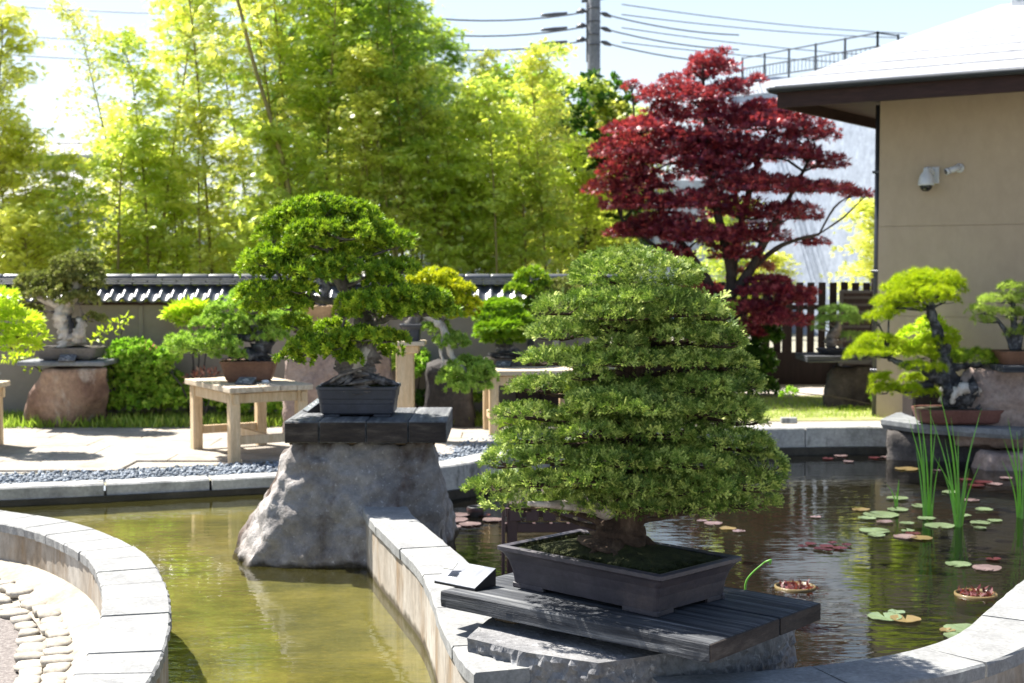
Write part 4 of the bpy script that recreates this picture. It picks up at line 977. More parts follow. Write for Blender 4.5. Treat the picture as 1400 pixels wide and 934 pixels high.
trunkline(t4, [(95, 465, -.08, 3), (98, 448, -.1, 4), (94, 432, -.08, 3)], M['bark_dark'], D4, .5, 6, 'dark_hollow')
tr += trunkline(t4, [(90, 420, 0, 6), (65, 412, 0, 5), (45, 402, 0, 3)], M['deadwood'], D4, .5, 8, 'limb')
tr += trunkline(t4, [(100, 440, 0, 5), (118, 436, 0, 4), (130, 438, 0, 2)], M['bark_grey'], D4, .5, 8, 'limb')
crown(t4, [(105, 368, 34, 22, 0), (88, 378, 22, 16, -.1), (128, 385, 18, 14, 0), (105, 392, 38, 16, -.1), (48, 390, 26, 16, 0), (70, 385, 20, 14, .1), (36, 405, 14, 12, 0), (60, 405, 26, 12, -.1), (108, 412, 28, 13, -.15), (88, 402, 20, 10, 0), (130, 438, 14, 9, 0), (36, 424, 14, 9, 0), (50, 428, 12, 7, .1)],
      900, T_JUN, .042, M['juniper_grey'], D4, .06, -.2, .85, .6, up=.3, trunk=tr, bark=M['bark_grey'], br=.012, twig=4)
card('name_card', 'dark name card on the slab before the grey pot at far left', A(92, 493, 13.75).x, 13.76, z4 + .003, .16, .10, .06, R(4))
# lime maple at the left frame edge, with its own table
D5 = 12.2
plank_table('raw pine table cut by the left edge of the frame', A(-80, 540, D5).x, D5 + .1, .92, .6, R(3), A(0, 528, D5 - .2).z, 4)
t5 = thing('lime_maple_bonsai', 'bright lime leaved maple bonsai cut by the left edge of the frame', 'bonsai', (A(-45, 520, D5).x, D5, A(0, 528, D5 - .2).z))
pot(t5, t5.location.x, D5, t5.location.z + .002, [(.2, .14, .0), (.24, .17, .07), (.25, .18, .08)], M['pot_blue'], 0, .05, 4, None, dome=.03, moss_mat='soil')
tr = trunkline(t5, [(-45, 510, 0, 10), (-40, 480, 0, 8), (-30, 450, 0, 6), (-20, 430, 0, 3)], M['maple_bark'], D5, .4, 8)
crown(t5, [(5, 408, 20, 12, 0), (-15, 430, 40, 22, 0), (22, 445, 36, 20, 0), (-10, 465, 40, 20, 0), (38, 462, 28, 16, -.1), (18, 474, 38, 12, 0), (5, 425, 26, 14, .1)], 900, T_MAPLE, .055, M['lime'], D5, 0, -.3, .9, .6, trunk=tr, bark=M['maple_bark'], br=.008)

# ------------------------------------------------------------------ 5: middle group: post, cascade pine, table with maple
D6 = 13.0; zt6 = A(560, 466, D6).z
t = thing('wooden_pedestal', 'tall raw pine pedestal with square cap standing behind the black timber slab', 'pedestal', (A(555, 560, D6).x, D6, 0))
MB().box((A(554, 500, D6).x, D6, zt6 / 2 - .05), (S(24, D6), S(24, D6), zt6 - .1), bev=.008).build('post', M['pine_wood'], t)
MB().box((A(558, 475, D6).x, D6, zt6 - .075), (S(30, D6), S(30, D6), .07), bev=.008).build('cap_block', M['pine_wood'], t)
MB().box((A(562, 465, D6).x, D6, zt6 - .02), (S(40, D6), .3, .04), bev=.006).build('cap_plate', M['pine_top'], t)
t6 = thing('cascade_bonsai', 'gold tipped cascading bonsai spilling to the right of the tall pine pedestal', 'bonsai', (A(562, 460, D6).x, D6, zt6))
pot(t6, A(563, 460, D6).x, D6, zt6 + .002, [(.075, .075, 0), (.085, .085, .10), (.105, .105, .13), (.11, .11, .15)], M['pot_blue'], 0, .03, 4, None, dome=.03, moss_mat='soil')
tr = trunkline(t6, [(563, 446, 0, 10), (575, 425, 0, 8), (592, 408, 0, 7), (605, 392, 0, 4)], M['bark_grey'], D6, .4, 8)
tr += trunkline(t6, [(578, 428, 0, 7), (600, 440, -.1, 6), (612, 465, -.15, 5), (618, 488, -.15, 4), (640, 510, -.15, 3)], M['deadwood'], D6, .4, 8, 'limb')
trunkline(t6, [(606, 462, -.18, 2.4), (602, 480, -.2, 2.2), (606, 495, -.2, 1.5), (602, 503, -.2, 1)], M['deadwood'], D6, .3, 6, 'bare_twig')
crown(t6, [(595, 385, 34, 18, 0), (620, 400, 28, 18, -.05), (638, 418, 18, 14, 0), (600, 410, 34, 14, -.1), (625, 430, 26, 12, 0), (585, 400, 24, 14, .1)], 1000, T_JUN, .042, M['pine_gold'], D6, .05, -.2, .9, .5, up=.3, trunk=tr, bark=M['bark_grey'])
crown(t6, [(598, 452, 22, 12, 0), (618, 470, 24, 14, -.1), (640, 505, 34, 16, -.15), (625, 520, 26, 14, -.15), (655, 518, 24, 16, -.15), (640, 530, 28, 12, -.15)], 1000, T_JUN, .042, M['juniper_light'], D6, .05, -.3, .9, .7, up=.2, trunk=tr, bark=M['bark_grey'])
rock('boulder', 'black boulder in shade behind the pine pedestal', [A(582, 500, 14.0), A(640, 492, 14.0), A(645, 500, 14.3), A(585, 490, 14.3), Vector((A(575, 560, 13.9).x, 13.9, -.1)), Vector((A(652, 560, 13.9).x, 13.9, -.1)), Vector((A(650, 560, 14.5).x, 14.5, -.1)), Vector((A(580, 560, 14.5).x, 14.5, -.1))], M['dark_rock'], 'boulder', res=.07, amp=.04, seed=14)
rock('boulder', 'pale pink boulder half hidden between pine table and black timber slab', [A(388, 472, 13.5), A(470, 455, 13.5), A(535, 470, 13.6), A(400, 466, 14), A(530, 462, 14), Vector((A(385, 570, 13.4).x, 13.4, -.1)), Vector((A(540, 570, 13.4).x, 13.4, -.1)), Vector((A(535, 560, 14.1).x, 14.1, -.1)), Vector((A(392, 560, 14.1).x, 14.1, -.1))], M['pink_rock'], 'boulder', res=.07, amp=.04, seed=15)
zs = A(420, 448, 13.6).z
tag(MB().box((A(455, 445, 13.75).x, 13.75, zs - .025), (S(100, 13.7), .4, .05), bev=.006).build('display_slab', M['dark_timber']), 'brown plank on the pale pink boulder behind the juniper', 'display slab')
t = thing('potted_bonsai', 'tan potted bonsai mostly hidden behind the dark green juniper', 'bonsai', (A(438, 445, 13.75).x, 13.75, zs))
pot(t, A(438, 440, 13.75).x, 13.75, zs + .002, [(.08, .08, 0), (.12, .11, .10), (.165, .15, .19), (.17, .155, .2)], stone('tan_clay', [(.3, (.34, .22, .12)), (.7, (.44, .30, .18))], 4, .6, .1), 0, .05, 4, None, dome=.02, moss_mat='soil')
tr = trunkline(t, [(438, 418, 0, 7), (446, 395, 0, 6), (440, 370, 0, 4)], M['bark_dark'], 13.75, .4, 8)
crown(t, [(440, 368, 30, 14, 0), (470, 385, 20, 10, 0)], 700, T_JUN, .045, M['juniper_light'], 13.75, .05, -.2, .9, .5, trunk=tr, bark=M['bark_dark'])
n_ = G(682, 508, zt); c7 = Vector((n_.x + .27, n_.y + .42, 0))
plank_table('raw pine table behind the left side of the big spruce', c7.x + .02, c7.y, .95, .6, R(8), zt)
D7 = 14.0
t7 = thing('green_maple_bonsai', 'fresh green domed maple bonsai on the pine table beside the spruce', 'bonsai', (A(692, 490, D7).x, D7, zt))
pot(t7, A(694, 490, D7).x, D7, zt + .002, [(.19, .13, 0), (.22, .15, .05), (.235, .165, .07)], M['pot_grey'], 0, .06, 4, None, dome=.03, moss_mat='soil')
tr = trunkline(t7, [(692, 488, 0, 22), (692, 478, 0, 14), (688, 462, 0, 8), (685, 440, 0, 5), (686, 420, 0, 3)], M['bark_dark'], D7, .5, 12)
crown(t7, [(684, 420, 28, 12, 0), (668, 435, 20, 10, -.1), (702, 437, 26, 12, -.05), (685, 448, 34, 12, -.15), (668, 458, 20, 11, -.1), (705, 458, 26, 12, -.1), (688, 465, 30, 9, 0), (722, 450, 16, 9, 0)], 2600, T_MAPLE, .042, M['green_maple'], D7, 0, -.25, .9, .4, trunk=tr, bark=M['bark_dark'], br=.008)
card('name_card', 'dark name card before the green maple bonsai on the rear pine table', A(688, 495, 13.75).x, 13.78, zt + .002, .15, .10, .05, R(-10))
t8 = thing('upright_juniper', 'dark green upright juniper bonsai peeping above the green maple bonsai', 'bonsai', (A(728, 500, 14.35).x, 14.35, 0))
MB().box((A(728, 500, 14.35).x, 14.35, .33), (.34, .3, .66), bev=.01).build('stand', M['fence'], t8)
tr = trunkline(t8, [(728, 500, 0, 6), (726, 470, 0, 5), (728, 430, 0, 4), (728, 395, 0, 3)], M['bark_dark'], 14.35, .4, 8)
crown(t8, [(727, 382, 22, 16, 0), (712, 398, 20, 12, 0), (733, 402, 24, 14, 0), (748, 392, 12, 10, 0), (724, 418, 22, 10, .1)], 1100, T_JUN, .042, M['juniper'], 14.35, .05, -.2, .9, .6, up=.3, trunk=tr, bark=M['bark_dark'])
t8 = thing('olive_juniper', 'olive green juniper bonsai half hidden behind the left shoulder of the spruce', 'bonsai', (A(762, 500, 14.3).x, 14.3, 0))
MB().box((A(762, 500, 14.3).x, 14.3, .33), (.34, .3, .66), bev=.01).build('stand', M['fence'], t8)
tr = trunkline(t8, [(762, 500, 0, 6), (760, 470, 0, 5), (760, 410, 0, 4)], M['deadwood'], 14.3, .4, 8)
crown(t8, [(752, 412, 22, 16, 0), (744, 430, 18, 12, 0), (770, 400, 22, 18, 0), (752, 445, 20, 10, 0), (775, 430, 22, 14, 0)], 1000, T_JUN, .042, M['juniper_grey'], 14.3, .05, -.2, .9, .6, up=.3, trunk=tr, bark=M['bark_grey'])

# ------------------------------------------------------------------ 6: right group
D9 = 13.35; z9 = .125
ol = [G(1204, 573, z9), G(1250, 579, z9), G(1320, 584, z9), G(1395, 588, z9), G(1440, 574, z9), G(1440, 560, z9), G(1300, 560, z9), G(1225, 564, z9)]
mb = MB(); c = sum(ol, Vector()) / len(ol)
rg = [[p + Vector((0, 0, -.09)) + (c - p) * .03 for p in ol], [p + Vector((0, 0, -.05)) for p in ol], [p + Vector((0, 0, -.006)) for p in ol], [p + (c - p) * .01 for p in ol]]
tag(mb.rings(rg).build('stone_slab', M['slab']), 'flat dark stone slab at the pond edge under the yellow green pine', 'display slab')
rock('pond_rock', 'dark rock wall under the flat slab at the pond edge', [G(1212, 590, .03), G(1372, 592, .03), G(1372, 570, .03), G(1220, 570, .03)] + [Vector((p.x, p.y, -.8)) for p in (G(1212, 590, .03), G(1372, 596, .03), G(1372, 570, .03), G(1220, 570, .03))], M['dark_rock'], res=.06, amp=.03, seed=21)
t9 = thing('pine_bonsai', 'leaning yellow green pine bonsai with gnarled root base in low red brown pot', 'bonsai', (A(1312, 570, D9).x, D9, z9))
hx = S(62, D9); h_ = S(21, D9)
pot(t9, A(1312, 570, D9).x, D9, z9 + .003, [(hx * .86, .2, .012), (hx * .92, .22, .03), (hx * .99, .25, h_ * .85), (hx, .255, h_)], M['pot_red'], 0, .16, 6, [(hx * .5, .1, .07, .05, .014)], dome=.03, rim=.02, moss_mat='soil')
tr = trunkline(t9, [(1345, 552, 0, 16), (1325, 545, 0, 22), (1305, 535, 0, 20), (1298, 518, 0, 11), (1294, 500, 0, 8), (1289, 475, 0, 8), (1281, 452, 0, 7), (1274, 428, 0, 6), (1268, 405, 0, 4)], M['bark_dark'], D9, .6, 16)
trunkline(t9, [(1370, 556, -.02, 6), (1350, 545, -.05, 14), (1325, 535, -.08, 15), (1308, 545, -.1, 12), (1298, 553, -.1, 5)], M['bark_dark'], D9, .8, 12, 'root')
trunkline(t9, [(1340, 535, -.15, 5), (1318, 531, -.18, 7), (1305, 540, -.18, 5), (1302, 552, -.16, 3)], M['deadwood'], D9, .6, 8, 'root')
tr += trunkline(t9, [(1300, 525, 0, 9), (1280, 515, -.05, 8), (1262, 502, -.1, 6), (1240, 500, -.1, 5), (1215, 490, 0, 3)], M['bark_dark'], D9, .6, 8, 'limb')
tr += trunkline(t9, [(1294, 505, 0, 7), (1320, 500, 0, 5), (1345, 498, 0, 3)], M['bark_dark'], D9, .5, 8, 'limb')
tr += trunkline(t9, [(1275, 525, 0, 6), (1250, 530, 0, 5), (1215, 530, 0, 3)], M['bark_dark'], D9, .5, 8, 'limb')
crown(t9, [(1268, 388, 50, 20, .1), (1250, 388, 30, 14, 0), (1186, 478, 20, 12, .1), (1215, 430, 20, 12, .05), (1240, 410, 34, 14, -.1), (1240, 398, 34, 16, 0), (1300, 398, 20, 18, 0), (1262, 405, 44, 16, -.15), (1218, 418, 28, 15, 0), (1200, 438, 17, 13, 0), (1238, 420, 26, 10, .1), (1290, 412, 22, 10, .1),
           (1198, 470, 26, 15, 0), (1175, 487, 22, 13, 0), (1205, 485, 26, 10, -.1), (1222, 475, 16, 10, .1),
           (1260, 487, 26, 12, 0), (1285, 470, 20, 10, -.05), (1262, 505, 28, 10, -.15),
           (1208, 522, 18, 11, 0), (1212, 536, 22, 12, 0), (1238, 535, 22, 11, -.1), (1250, 520, 20, 9, .1), (1262, 540, 18, 10, 0)],
      1150, T_PINE, .05, M['pine'], D9, .055, -.15, .9, .5, up=.4, trunk=tr, bark=M['bark_dark'], br=.011, twig=4)
crown(t9, [(1330, 492, 34, 13, 0), (1352, 494, 16, 12, 0), (1310, 495, 16, 9, .1)], 1150, T_PINE, .05, M['juniper'], D9, .055, -.15, .9, .5, up=.4)
# lime shrub behind the pine
D10 = 14.15
t = thing('lime_bonsai', 'pale lime leaved bonsai behind the leaning pine trunk', 'bonsai', (A(1275, 520, D10).x, D10, 0))
MB().box((A(1275, 540, D10).x, D10, .2), (.5, .4, .4), bev=.02).build('stand', M['fence'], t)
pot(t, A(1275, 520, D10).x, D10, .4, [(.15, .12, 0), (.2, .15, .08)], M['pot_grey'], 0, .04, 4, None, moss_mat='soil')
tr = trunkline(t, [(1275, 515, 0, 5), (1276, 490, 0, 4), (1274, 450, 0, 3)], M['maple_bark'], D10, .4, 8)
crown(t, [(1272, 445, 20, 12, 0), (1250, 462, 22, 14, 0), (1290, 462, 20, 14, 0), (1270, 478, 36, 14, 0), (1300, 482, 14, 10, 0), (1245, 480, 20, 10, 0)], 1200, T_MAPLE, .055, M['lime'], D10, 0, -.3, .9, .5, trunk=tr, bark=M['maple_bark'])
# small pine on slab and rock
D11 = 16.2; zl = A(1150, 486, D11 - .2).z
rock('boulder', 'dark slanting boulder propping the pale slab of the small round bonsai', [A(1135, 502, 16.1), A(1205, 500, 16.1), A(1200, 500, 16.5), A(1140, 500, 16.5), Vector((A(1120, 550, 16).x, 16.0, -.1)), A(1122, 545, 16.0), Vector((A(1180, 550, 16).x, 16.0, -.1)), Vector((A(1205, 550, 16.6).x, 16.6, -.1)), Vector((A(1135, 550, 16.6).x, 16.6, -.1))], M['dark_rock'], 'boulder', res=.07, amp=.04, seed=31)
t = thing('display_table', 'pale weathered plank top on the dark boulder before the picket fence', 'display slab', (A(1165, 490, D11).x, D11, zl - .09))
for i in range(3): MB().box((A(1164, 490, D11).x, D11 - .23 + i * .23, zl - .035), (S(138, D11), .225, .07), bev=.006).build('plank', M['weathered'], t)
t = thing('small_pine_bonsai', 'small rounded pine bonsai with grey trunk in dark tray before the fence', 'bonsai', (A(1148, 480, D11).x, D11, zl))
pot(t, A(1147, 480, D11).x, D11, zl + .002, [(.2, .13, 0), (.235, .16, .04), (.25, .17, .06)], M['pot_blue'], 0, .08, 4, None, dome=.02, moss_mat='soil')
tr = trunkline(t, [(1140, 473, 0, 10), (1138, 464, 0, 8), (1143, 452, 0, 6), (1148, 440, 0, 4)], M['bark_grey'], D11, .6, 10)
tr += trunkline(t, [(1144, 470, 0, 4), (1160, 462, 0, 3), (1172, 460, 0, 2)], M['bark_grey'], D11, .4, 6, 'limb')
crown(t, [(1146, 428, 26, 11, 0), (1130, 440, 18, 8, 0), (1165, 438, 18, 9, 0), (1148, 440, 28, 7, .05), (1120, 450, 9, 5, 0), (1160, 462, 20, 7, 0), (1178, 462, 10, 5, 0)], 1200, T_PINE, .045, M['pine_small'], D11, .05, -.1, .9, .5, up=.4, trunk=tr, bark=M['bark_grey'], br=.008)
# right edge bonsai
D12 = 13.2; zr_ = A(1380, 500, D12 - .25).z
rock('boulder', 'pinkish grey boulder under the slab at the right edge of the frame', [A(1312, 508, 13.3), A(1365, 502, 13.1), A(1460, 502, 12.9), A(1460, 500, 13.4), A(1330, 500, 13.7), Vector((A(1302, 560, 13.35).x, 13.35, -.1)), Vector((A(1465, 560, 12.9).x, 12.9, -.1)), Vector((A(1460, 560, 13.5).x, 13.5, -.1)), Vector((A(1310, 560, 13.8).x, 13.8, -.1)), A(1302, 535, 13.35)], M['pink_rock'], 'boulder', res=.07, amp=.05, seed=33)
t = thing('display_table', 'weathered plank top on the pinkish boulder at the right frame edge', 'display slab', (A(1400, 500, D12).x, D12, zr_ - .05))
for i in range(3): MB().box((A(1412, 500, D12).x, D12 - .2 + i * .2, zr_ - .03), (S(110, D12), .195, .06), bev=.006).build('plank', M['weathered'], t)
t = thing('clump_bonsai', 'pale green multi trunk bonsai in brown pot at the right frame edge', 'bonsai', (A(1392, 490, D12).x, D12, zr_))
pot(t, A(1392, 490, D12).x, D12, zr_ + .002, [(.18, .14, 0), (.215, .16, .08), (.225, .17, .12)], M['pot_brown'], 0, .05, 4, None, dome=.02, moss_mat='soil')
tr = trunkline(t, [(1388, 478, 0, 8), (1386, 462, 0, 5), (1386, 435, 0, 4), (1385, 410, 0, 3)], M['bark_dark'], D12, .4, 8)
tr += trunkline(t, [(1384, 478, 0, 4), (1376, 455, 0, 3), (1362, 435, 0, 2)], M['bark_dark'], D12, .3, 6)
tr += trunkline(t, [(1392, 478, 0, 4), (1398, 450, 0, 3), (1405, 425, 0, 2)], M['bark_dark'], D12, .3, 6)
crown(t, [(1388, 396, 22, 11, 0), (1365, 412, 24, 10, 0), (1340, 427, 18, 9, 0), (1400, 412, 24, 11, 0), (1375, 430, 24, 9, 0), (1345, 440, 14, 7, 0), (1398, 435, 18, 9, 0), (1388, 457, 16, 8, 0), (1415, 450, 22, 10, 0)], 1300, T_PINE, .045, M['pine_pale'], D12, .05, -.2, .9, .6, up=.4, trunk=tr, bark=M['bark_dark'], br=.007)
# small odds on the pond edge
g = G(1081, 581, .03); tag(MB().box((g.x, g.y + .1, .065), (.16, .08, .06), 0, .008).build('edge_light', M['far_coping']), 'small grey box standing on the far pond kerb', 'fixture')
for i, (px, py, s_) in enumerate(((1372, 618, .5), (1400, 600, .35), (1392, 640, .4))):
    g = G(px, py, WR); rock('pond_rock', ['pale flat rock at right end of the far pond bank', 'low pale rock behind the flat one at right bank', 'pale rock half in water at the right frame edge'][i], [g + Vector((a * s_ * (.8 if c_ > 0 else 1.1), b * s_ * .5, c_ * .16)) for a in (-1, 1) for b in (-1, 1) for c_ in (-1, 1)], M['pink_rock'], res=.07, amp=.04, seed=40 + i)
# lamp basket in the water
g = G(650, 705, WR); t = thing('plant_basket', 'round black planter tub standing in water between boulder and spruce', 'planter', (g.x, g.y, WR - .3))
MB().lathe([(.056, 0), (.062, .36), (.062, .365), (.055, .37), (.052, .36), (.05, .33)], (g.x, g.y, WR - .3), 20).build('tub', M['black'], t)
MB().lathe([(.064, .335), (.066, .345), (.066, .355), (.064, .36)], (g.x, g.y, WR - .3), 20, cap=False).build('rim', M['rack'], t)
# ------------------------------------------------------------------ lilies and reeds
def lily(px, py, spec, label, wl=WR):
    """spec: (dx px, dy px, radius m, material)"""
    g = G(px, py, wl); t = thing('water_lily', label, 'water lily', (g.x, g.y, wl), group='lily clumps on the pond')
    for i, (dx, dy, r_, mt) in enumerate(spec):
        c = G(px + dx, py + dy, wl) - g; a0 = random.uniform(0, 6.28); n = 16; vs = [Vector((c.x, c.y, .004))]
        tilt = random.uniform(-.05, .05)
        for k in range(n + 1):
            a = a0 + .16 + (2 * math.pi - .32) * k / n; rr = r_ * .66 * (1 + .04 * math.sin(3 * a + i))
            vs.append(Vector((c.x + rr * math.cos(a), c.y + rr * math.sin(a), .007 + .004 * i % 3 * .2 + .012 * abs(tilt) * math.cos(a) + random.uniform(0, .006))))
        low = [v - Vector((0, 0, .003)) for v in vs]; f = []
        for k in range(1, n + 1): f += [[0, k, k + 1], [n + 2, n + 2 + k + 1, n + 2 + k]]
        for k in range(1, n + 1): f.append([k, n + 2 + k, n + 2 + k + 1, k + 1])
        MB().add(vs + low, f, False).build('lily_leaf', M[mt], t, local=True)
    return t
Gn, Pk, Rd = 'pad_green', 'pad_pink', 'pad_red'
L_ = [(1150, 624, [(0, 0, .10, Pk), (-18, 4, .08, Rd), (10, 8, .08, Pk), (45, 3, .08, Rd), (60, 2, .07, Pk)], 'small reddish lily leaves by the far pond kerb'),
      (1240, 642, [(0, 0, .16, 'pad_gold'), (40, 2, .06, Pk)], 'tan floating lily leaf left of the tall reeds'),
      (1350, 630, [(0, 0, .15, Gn), (20, 4, .10, 'pad_gold')], 'pale lily leaves by the far right rocks'),
      (1345, 660, [(0, 0, .12, Rd), (15, 3, .10, Pk), (-10, 5, .10, Rd), (-25, -3, .08, Rd), (30, -5, .08, Pk)], 'curled dark red lily leaves right of the reeds'),
      (1300, 674, [(0, 0, .11, Gn), (28, 11, .10, Pk), (-40, 19, .12, Gn), (45, 24, .10, Gn)], 'pale round lily leaves between the two reed clumps'),
      (1205, 705, [(0, 0, .20, Gn), (-28, -7, .10, 'pad_gold'), (22, -7, .12, Gn), (-20, 5, .10, Gn), (5, 10, .09, Pk), (35, 12, .08, Gn), (22, -22, .13, Gn)], 'cluster of pale green lily leaves left of reed foot'),
      (1196, 727, [(0, 0, .16, Gn), (2, 6, .09, Gn), (45, 0, .07, Gn)], 'two overlapping pale lily leaves below the leaf cluster'),
      (1238, 735, [(0, 0, .12, Pk), (22, 2, .11, 'pad_gold'), (10, -4, .08, Rd)], 'bronze lily leaves with folded edge near reed foot'),
      (1285, 720, [(0, 0, .16, Gn), (-18, -10, .10, Gn), (30, -14, .10, Gn), (55, -4, .11, Gn)], 'yellow green lily leaves at the foot of the middle reeds'),
      (1115, 708, [(0, 0, .06, Pk), (-140, 9, .10, Pk), (-120, 16, .09, 'pad_gold'), (-105, 20, .07, Pk), (-155, 6, .06, Pk)], 'scattered pinkish lily leaves right of the spruce trunk'),
      (1130, 748, [(0, 0, .07, Rd), (-22, -3, .06, Rd), (18, 3, .07, Rd), (-10, 4, .06, Rd), (8, -4, .05, Rd), (-32, 1, .05, Rd), (28, -1, .05, Rd), (2, 6, .05, Rd)], 'dark red submerged lily leaves in the middle of the pond'),
      (1350, 778, [(0, 0, .13, Pk), (-40, -5, .12, Gn), (8, -12, .07, Rd), (-5, 2, .08, Pk)], 'pink lily leaf beside a pale green one near right edge'),
      (1210, 845, [(0, 0, .135, Gn), (28, 3, .12, 'pad_gold'), (15, -6, .07, Gn)], 'green and yellow lily leaves near the front pond wall'),
      (1320, 862, [(0, 0, .16, Gn), (-8, 10, .12, Gn), (18, 10, .13, Gn), (-25, 2, .06, 'pad_gold')], 'large pale green lily leaves next to the front right wall'),
      (650, 712, [(-30, 0, .16, Pk), (-8, 6, .12, Pk), (24, 0, .12, Pk), (-32, 10, .10, Pk), (-22, -6, .12, Pk), (12, -6, .08, Rd)], 'pinkish grey lily leaves round the black planter tub'),
      (1345, 705, [(-5, 18, .07, Gn), (15, 8, .08, Gn)], 'single small pale lily leaves behind the right reeds')]
M['pad_gold'] = leafmat('lily_pad_gold', (.17, .12, .05), (.22, .18, .08), (.28, .25, .15), (.5, .4, .05), .15, .3, .6)
for px, py, sp, lb in L_: lily(px, py, sp, lb)
def red_basket(px, py, label):
    g = G(px, py, WR); t = thing('lily_basket', label, 'planting basket', (g.x, g.y, WR - .1))
    rg = [[Vector((g.x + math.cos(a) * r_, g.y + math.sin(a) * r_, z_)) for a in np.linspace(0, 2 * math.pi, 28, endpoint=False)] for r_, z_ in ((.105, WR - .1), (.118, WR + .008), (.110, WR + .012), (.10, WR - .05))]
    MB().rings(rg, True, (True, False)).build('basket_rim', M['pad_gold'], t)
    n = 90; a = rng.uniform(0, 6.28, n); r_ = np.sqrt(rng.uniform(0, 1, n)) * .095
    P = np.stack([g.x + r_ * np.cos(a), g.y + r_ * np.sin(a), np.full(n, WR + .004)], 1) - np.array(t.location)
    D = rng.normal(size=(n, 3)) * .7 + np.array([0, 0, .5]); me = leafmesh('young_leaves', P, D, rng.uniform(.03, .055, n), T_LEAF[:1] + (4, T_LEAF[2]))
    link('young_leaves', me, M['pad_red'], t)
red_basket(1087, 803, 'round planting basket of dark red young leaves left in the pond')
red_basket(1334, 813, 'round planting basket of dark red young leaves near the right wall')
def reeds(px, py, blades, label, d=None, wl=WR):
    g = G(px, py, wl); d = g.y; t = thing('reed_clump', label, 'reeds', (g.x, g.y, wl - .25))
    for (bx, tx, ty, wpx) in blades:
        b0 = A(px + bx, py, d + random.uniform(-.05, .05)); tp = A(tx, ty, d + random.uniform(-.15, .15)); m1 = b0.lerp(tp, .5) + Vector(((b0.x - tp.x) * .14, 0, .02))
        Q = catmull([b0 - Vector((0, 0, .25)), b0, m1, tp], n=4); wd = S(wpx, d) * .27; mb = MB(); rg = []
        for i, q in enumerate(Q):
            f = i / (len(Q) - 1); wv = wd * (1 - f ** 3) * (.6 + .4 * min(1, f * 3)) + .0006; tw = random.uniform(-.1, .1); sd = Vector((math.cos(tw), math.sin(tw), 0))
            rg.append([q + sd * wv, q + Vector((0, .0035 * (1 - f), 0)), q - sd * wv, q - Vector((0, .0035 * (1 - f), 0))])
        mb.rings(rg).build('blade', M['reed'], t)
    return t
reeds(1268, 706, [(0, 1242, 572, 5), (-3, 1250, 552, 5), (2, 1258, 562, 5), (3, 1280, 580, 5), (-2, 1262, 598, 5), (4, 1272, 548, 5), (6, 1285, 625, 4), (-5, 1252, 610, 4)], 'left of the two tall bright reed clumps in the pond')
reeds(1310, 720, [(0, 1284, 532, 6), (-2, 1270, 560, 5), (3, 1300, 570, 5), (2, 1342, 558, 6), (5, 1340, 634, 5), (-3, 1292, 600, 5), (0, 1310, 590, 5), (4, 1325, 640, 4), (-4, 1288, 640, 4), (2, 1276, 622, 4)], 'right of the two tall bright reed clumps in the pond')
reeds(1395, 708, [(0, 1372, 600, 5), (-2, 1378, 572, 5), (0, 1390, 590, 5), (3, 1402, 575, 5), (-4, 1370, 630, 4), (2, 1410, 600, 5)], 'tall reed clump cut by the right edge of the frame')
reeds(1226, 692, [(0, 1229, 656, 4), (-2, 1212, 662, 3), (1, 1224, 672, 3)], 'low sparse reed tuft left of the tall clumps')

# ------------------------------------------------------------------ plants at the foot of the wall
def shrub(name, label, px, py0, pads, d, tmpl, size, mat, dens=700, cat='shrub', stems=4, zmin=-.4, mat2=None):
    g = Vector((A(px, py0, d).x, d, 0)); t = thing(name, label, cat, g)
    mb = MB()
    for i in range(stems):
        p = random.choice(pads); e = A(p[0], p[1], d); mb.tube([g + Vector((random.uniform(-.08, .08), 0, -.02)), (g + e) / 2 + Vector((random.uniform(-.06, .06), 0, .03)), e], [.014, .009, .004], 5, sub=2)
    mb.build('stem', M['maple_bark'], t)
    crown(t, pads, dens, tmpl, size, mat, d, 0, zmin, .8, .8, mat2=mat2, inner=.6, name='foliage')
    return t
shrub('nandina_shrub', 'leafy bright green shrub with pale tips right of the reddish boulder', 192, 575, [(180, 480, 30, 16), (160, 495, 18, 18), (200, 500, 36, 22), (175, 520, 32, 24), (215, 525, 36, 22), (190, 550, 44, 22), (235, 545, 26, 24), (228, 488, 20, 14)], 14.3, T_BROAD, .06, M['shrub'], 520)
shrub('lime_shrub', 'lime green maple seedling by the wall above the spreading juniper', 258, 560, [(255, 425, 26, 10), (240, 432, 14, 7), (270, 420, 20, 8), (258, 440, 18, 10), (285, 432, 16, 8)], 14.4, T_MAPLE, .08, M['lime'], 900)
shrub('red_tipped_shrub', 'low shrub with pinkish red young leaves behind the pine table', 280, 570, [(282, 515, 20, 8), (205, 478, 10, 6), (268, 520, 14, 8)], 14.2, T_LEAF, .06, M['red_flower'], 700)
shrub('trailing_vine', 'lime vine shoots beside the old white trunk', 150, 560, [(172, 434, 8, 4), (160, 444, 10, 5), (145, 455, 12, 6), (132, 465, 10, 6), (28, 490, 24, 4), (45, 505, 12, 8)], 14.3, T_LEAF, .06, M['lime'], 900, 'vine')
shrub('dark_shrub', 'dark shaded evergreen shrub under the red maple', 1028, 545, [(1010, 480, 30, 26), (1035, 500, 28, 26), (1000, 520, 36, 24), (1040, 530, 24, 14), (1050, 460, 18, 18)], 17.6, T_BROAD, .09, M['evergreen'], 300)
shrub('green_shrub', 'green shrub in shade behind the tall pedestal', 570, 560, [(575, 505, 14, 30), (600, 545, 40, 14), (545, 500, 26, 24), (640, 545, 22, 10)], 14.35, T_BROAD, .06, M['shrub'], 320, mat2=M['evergreen'])
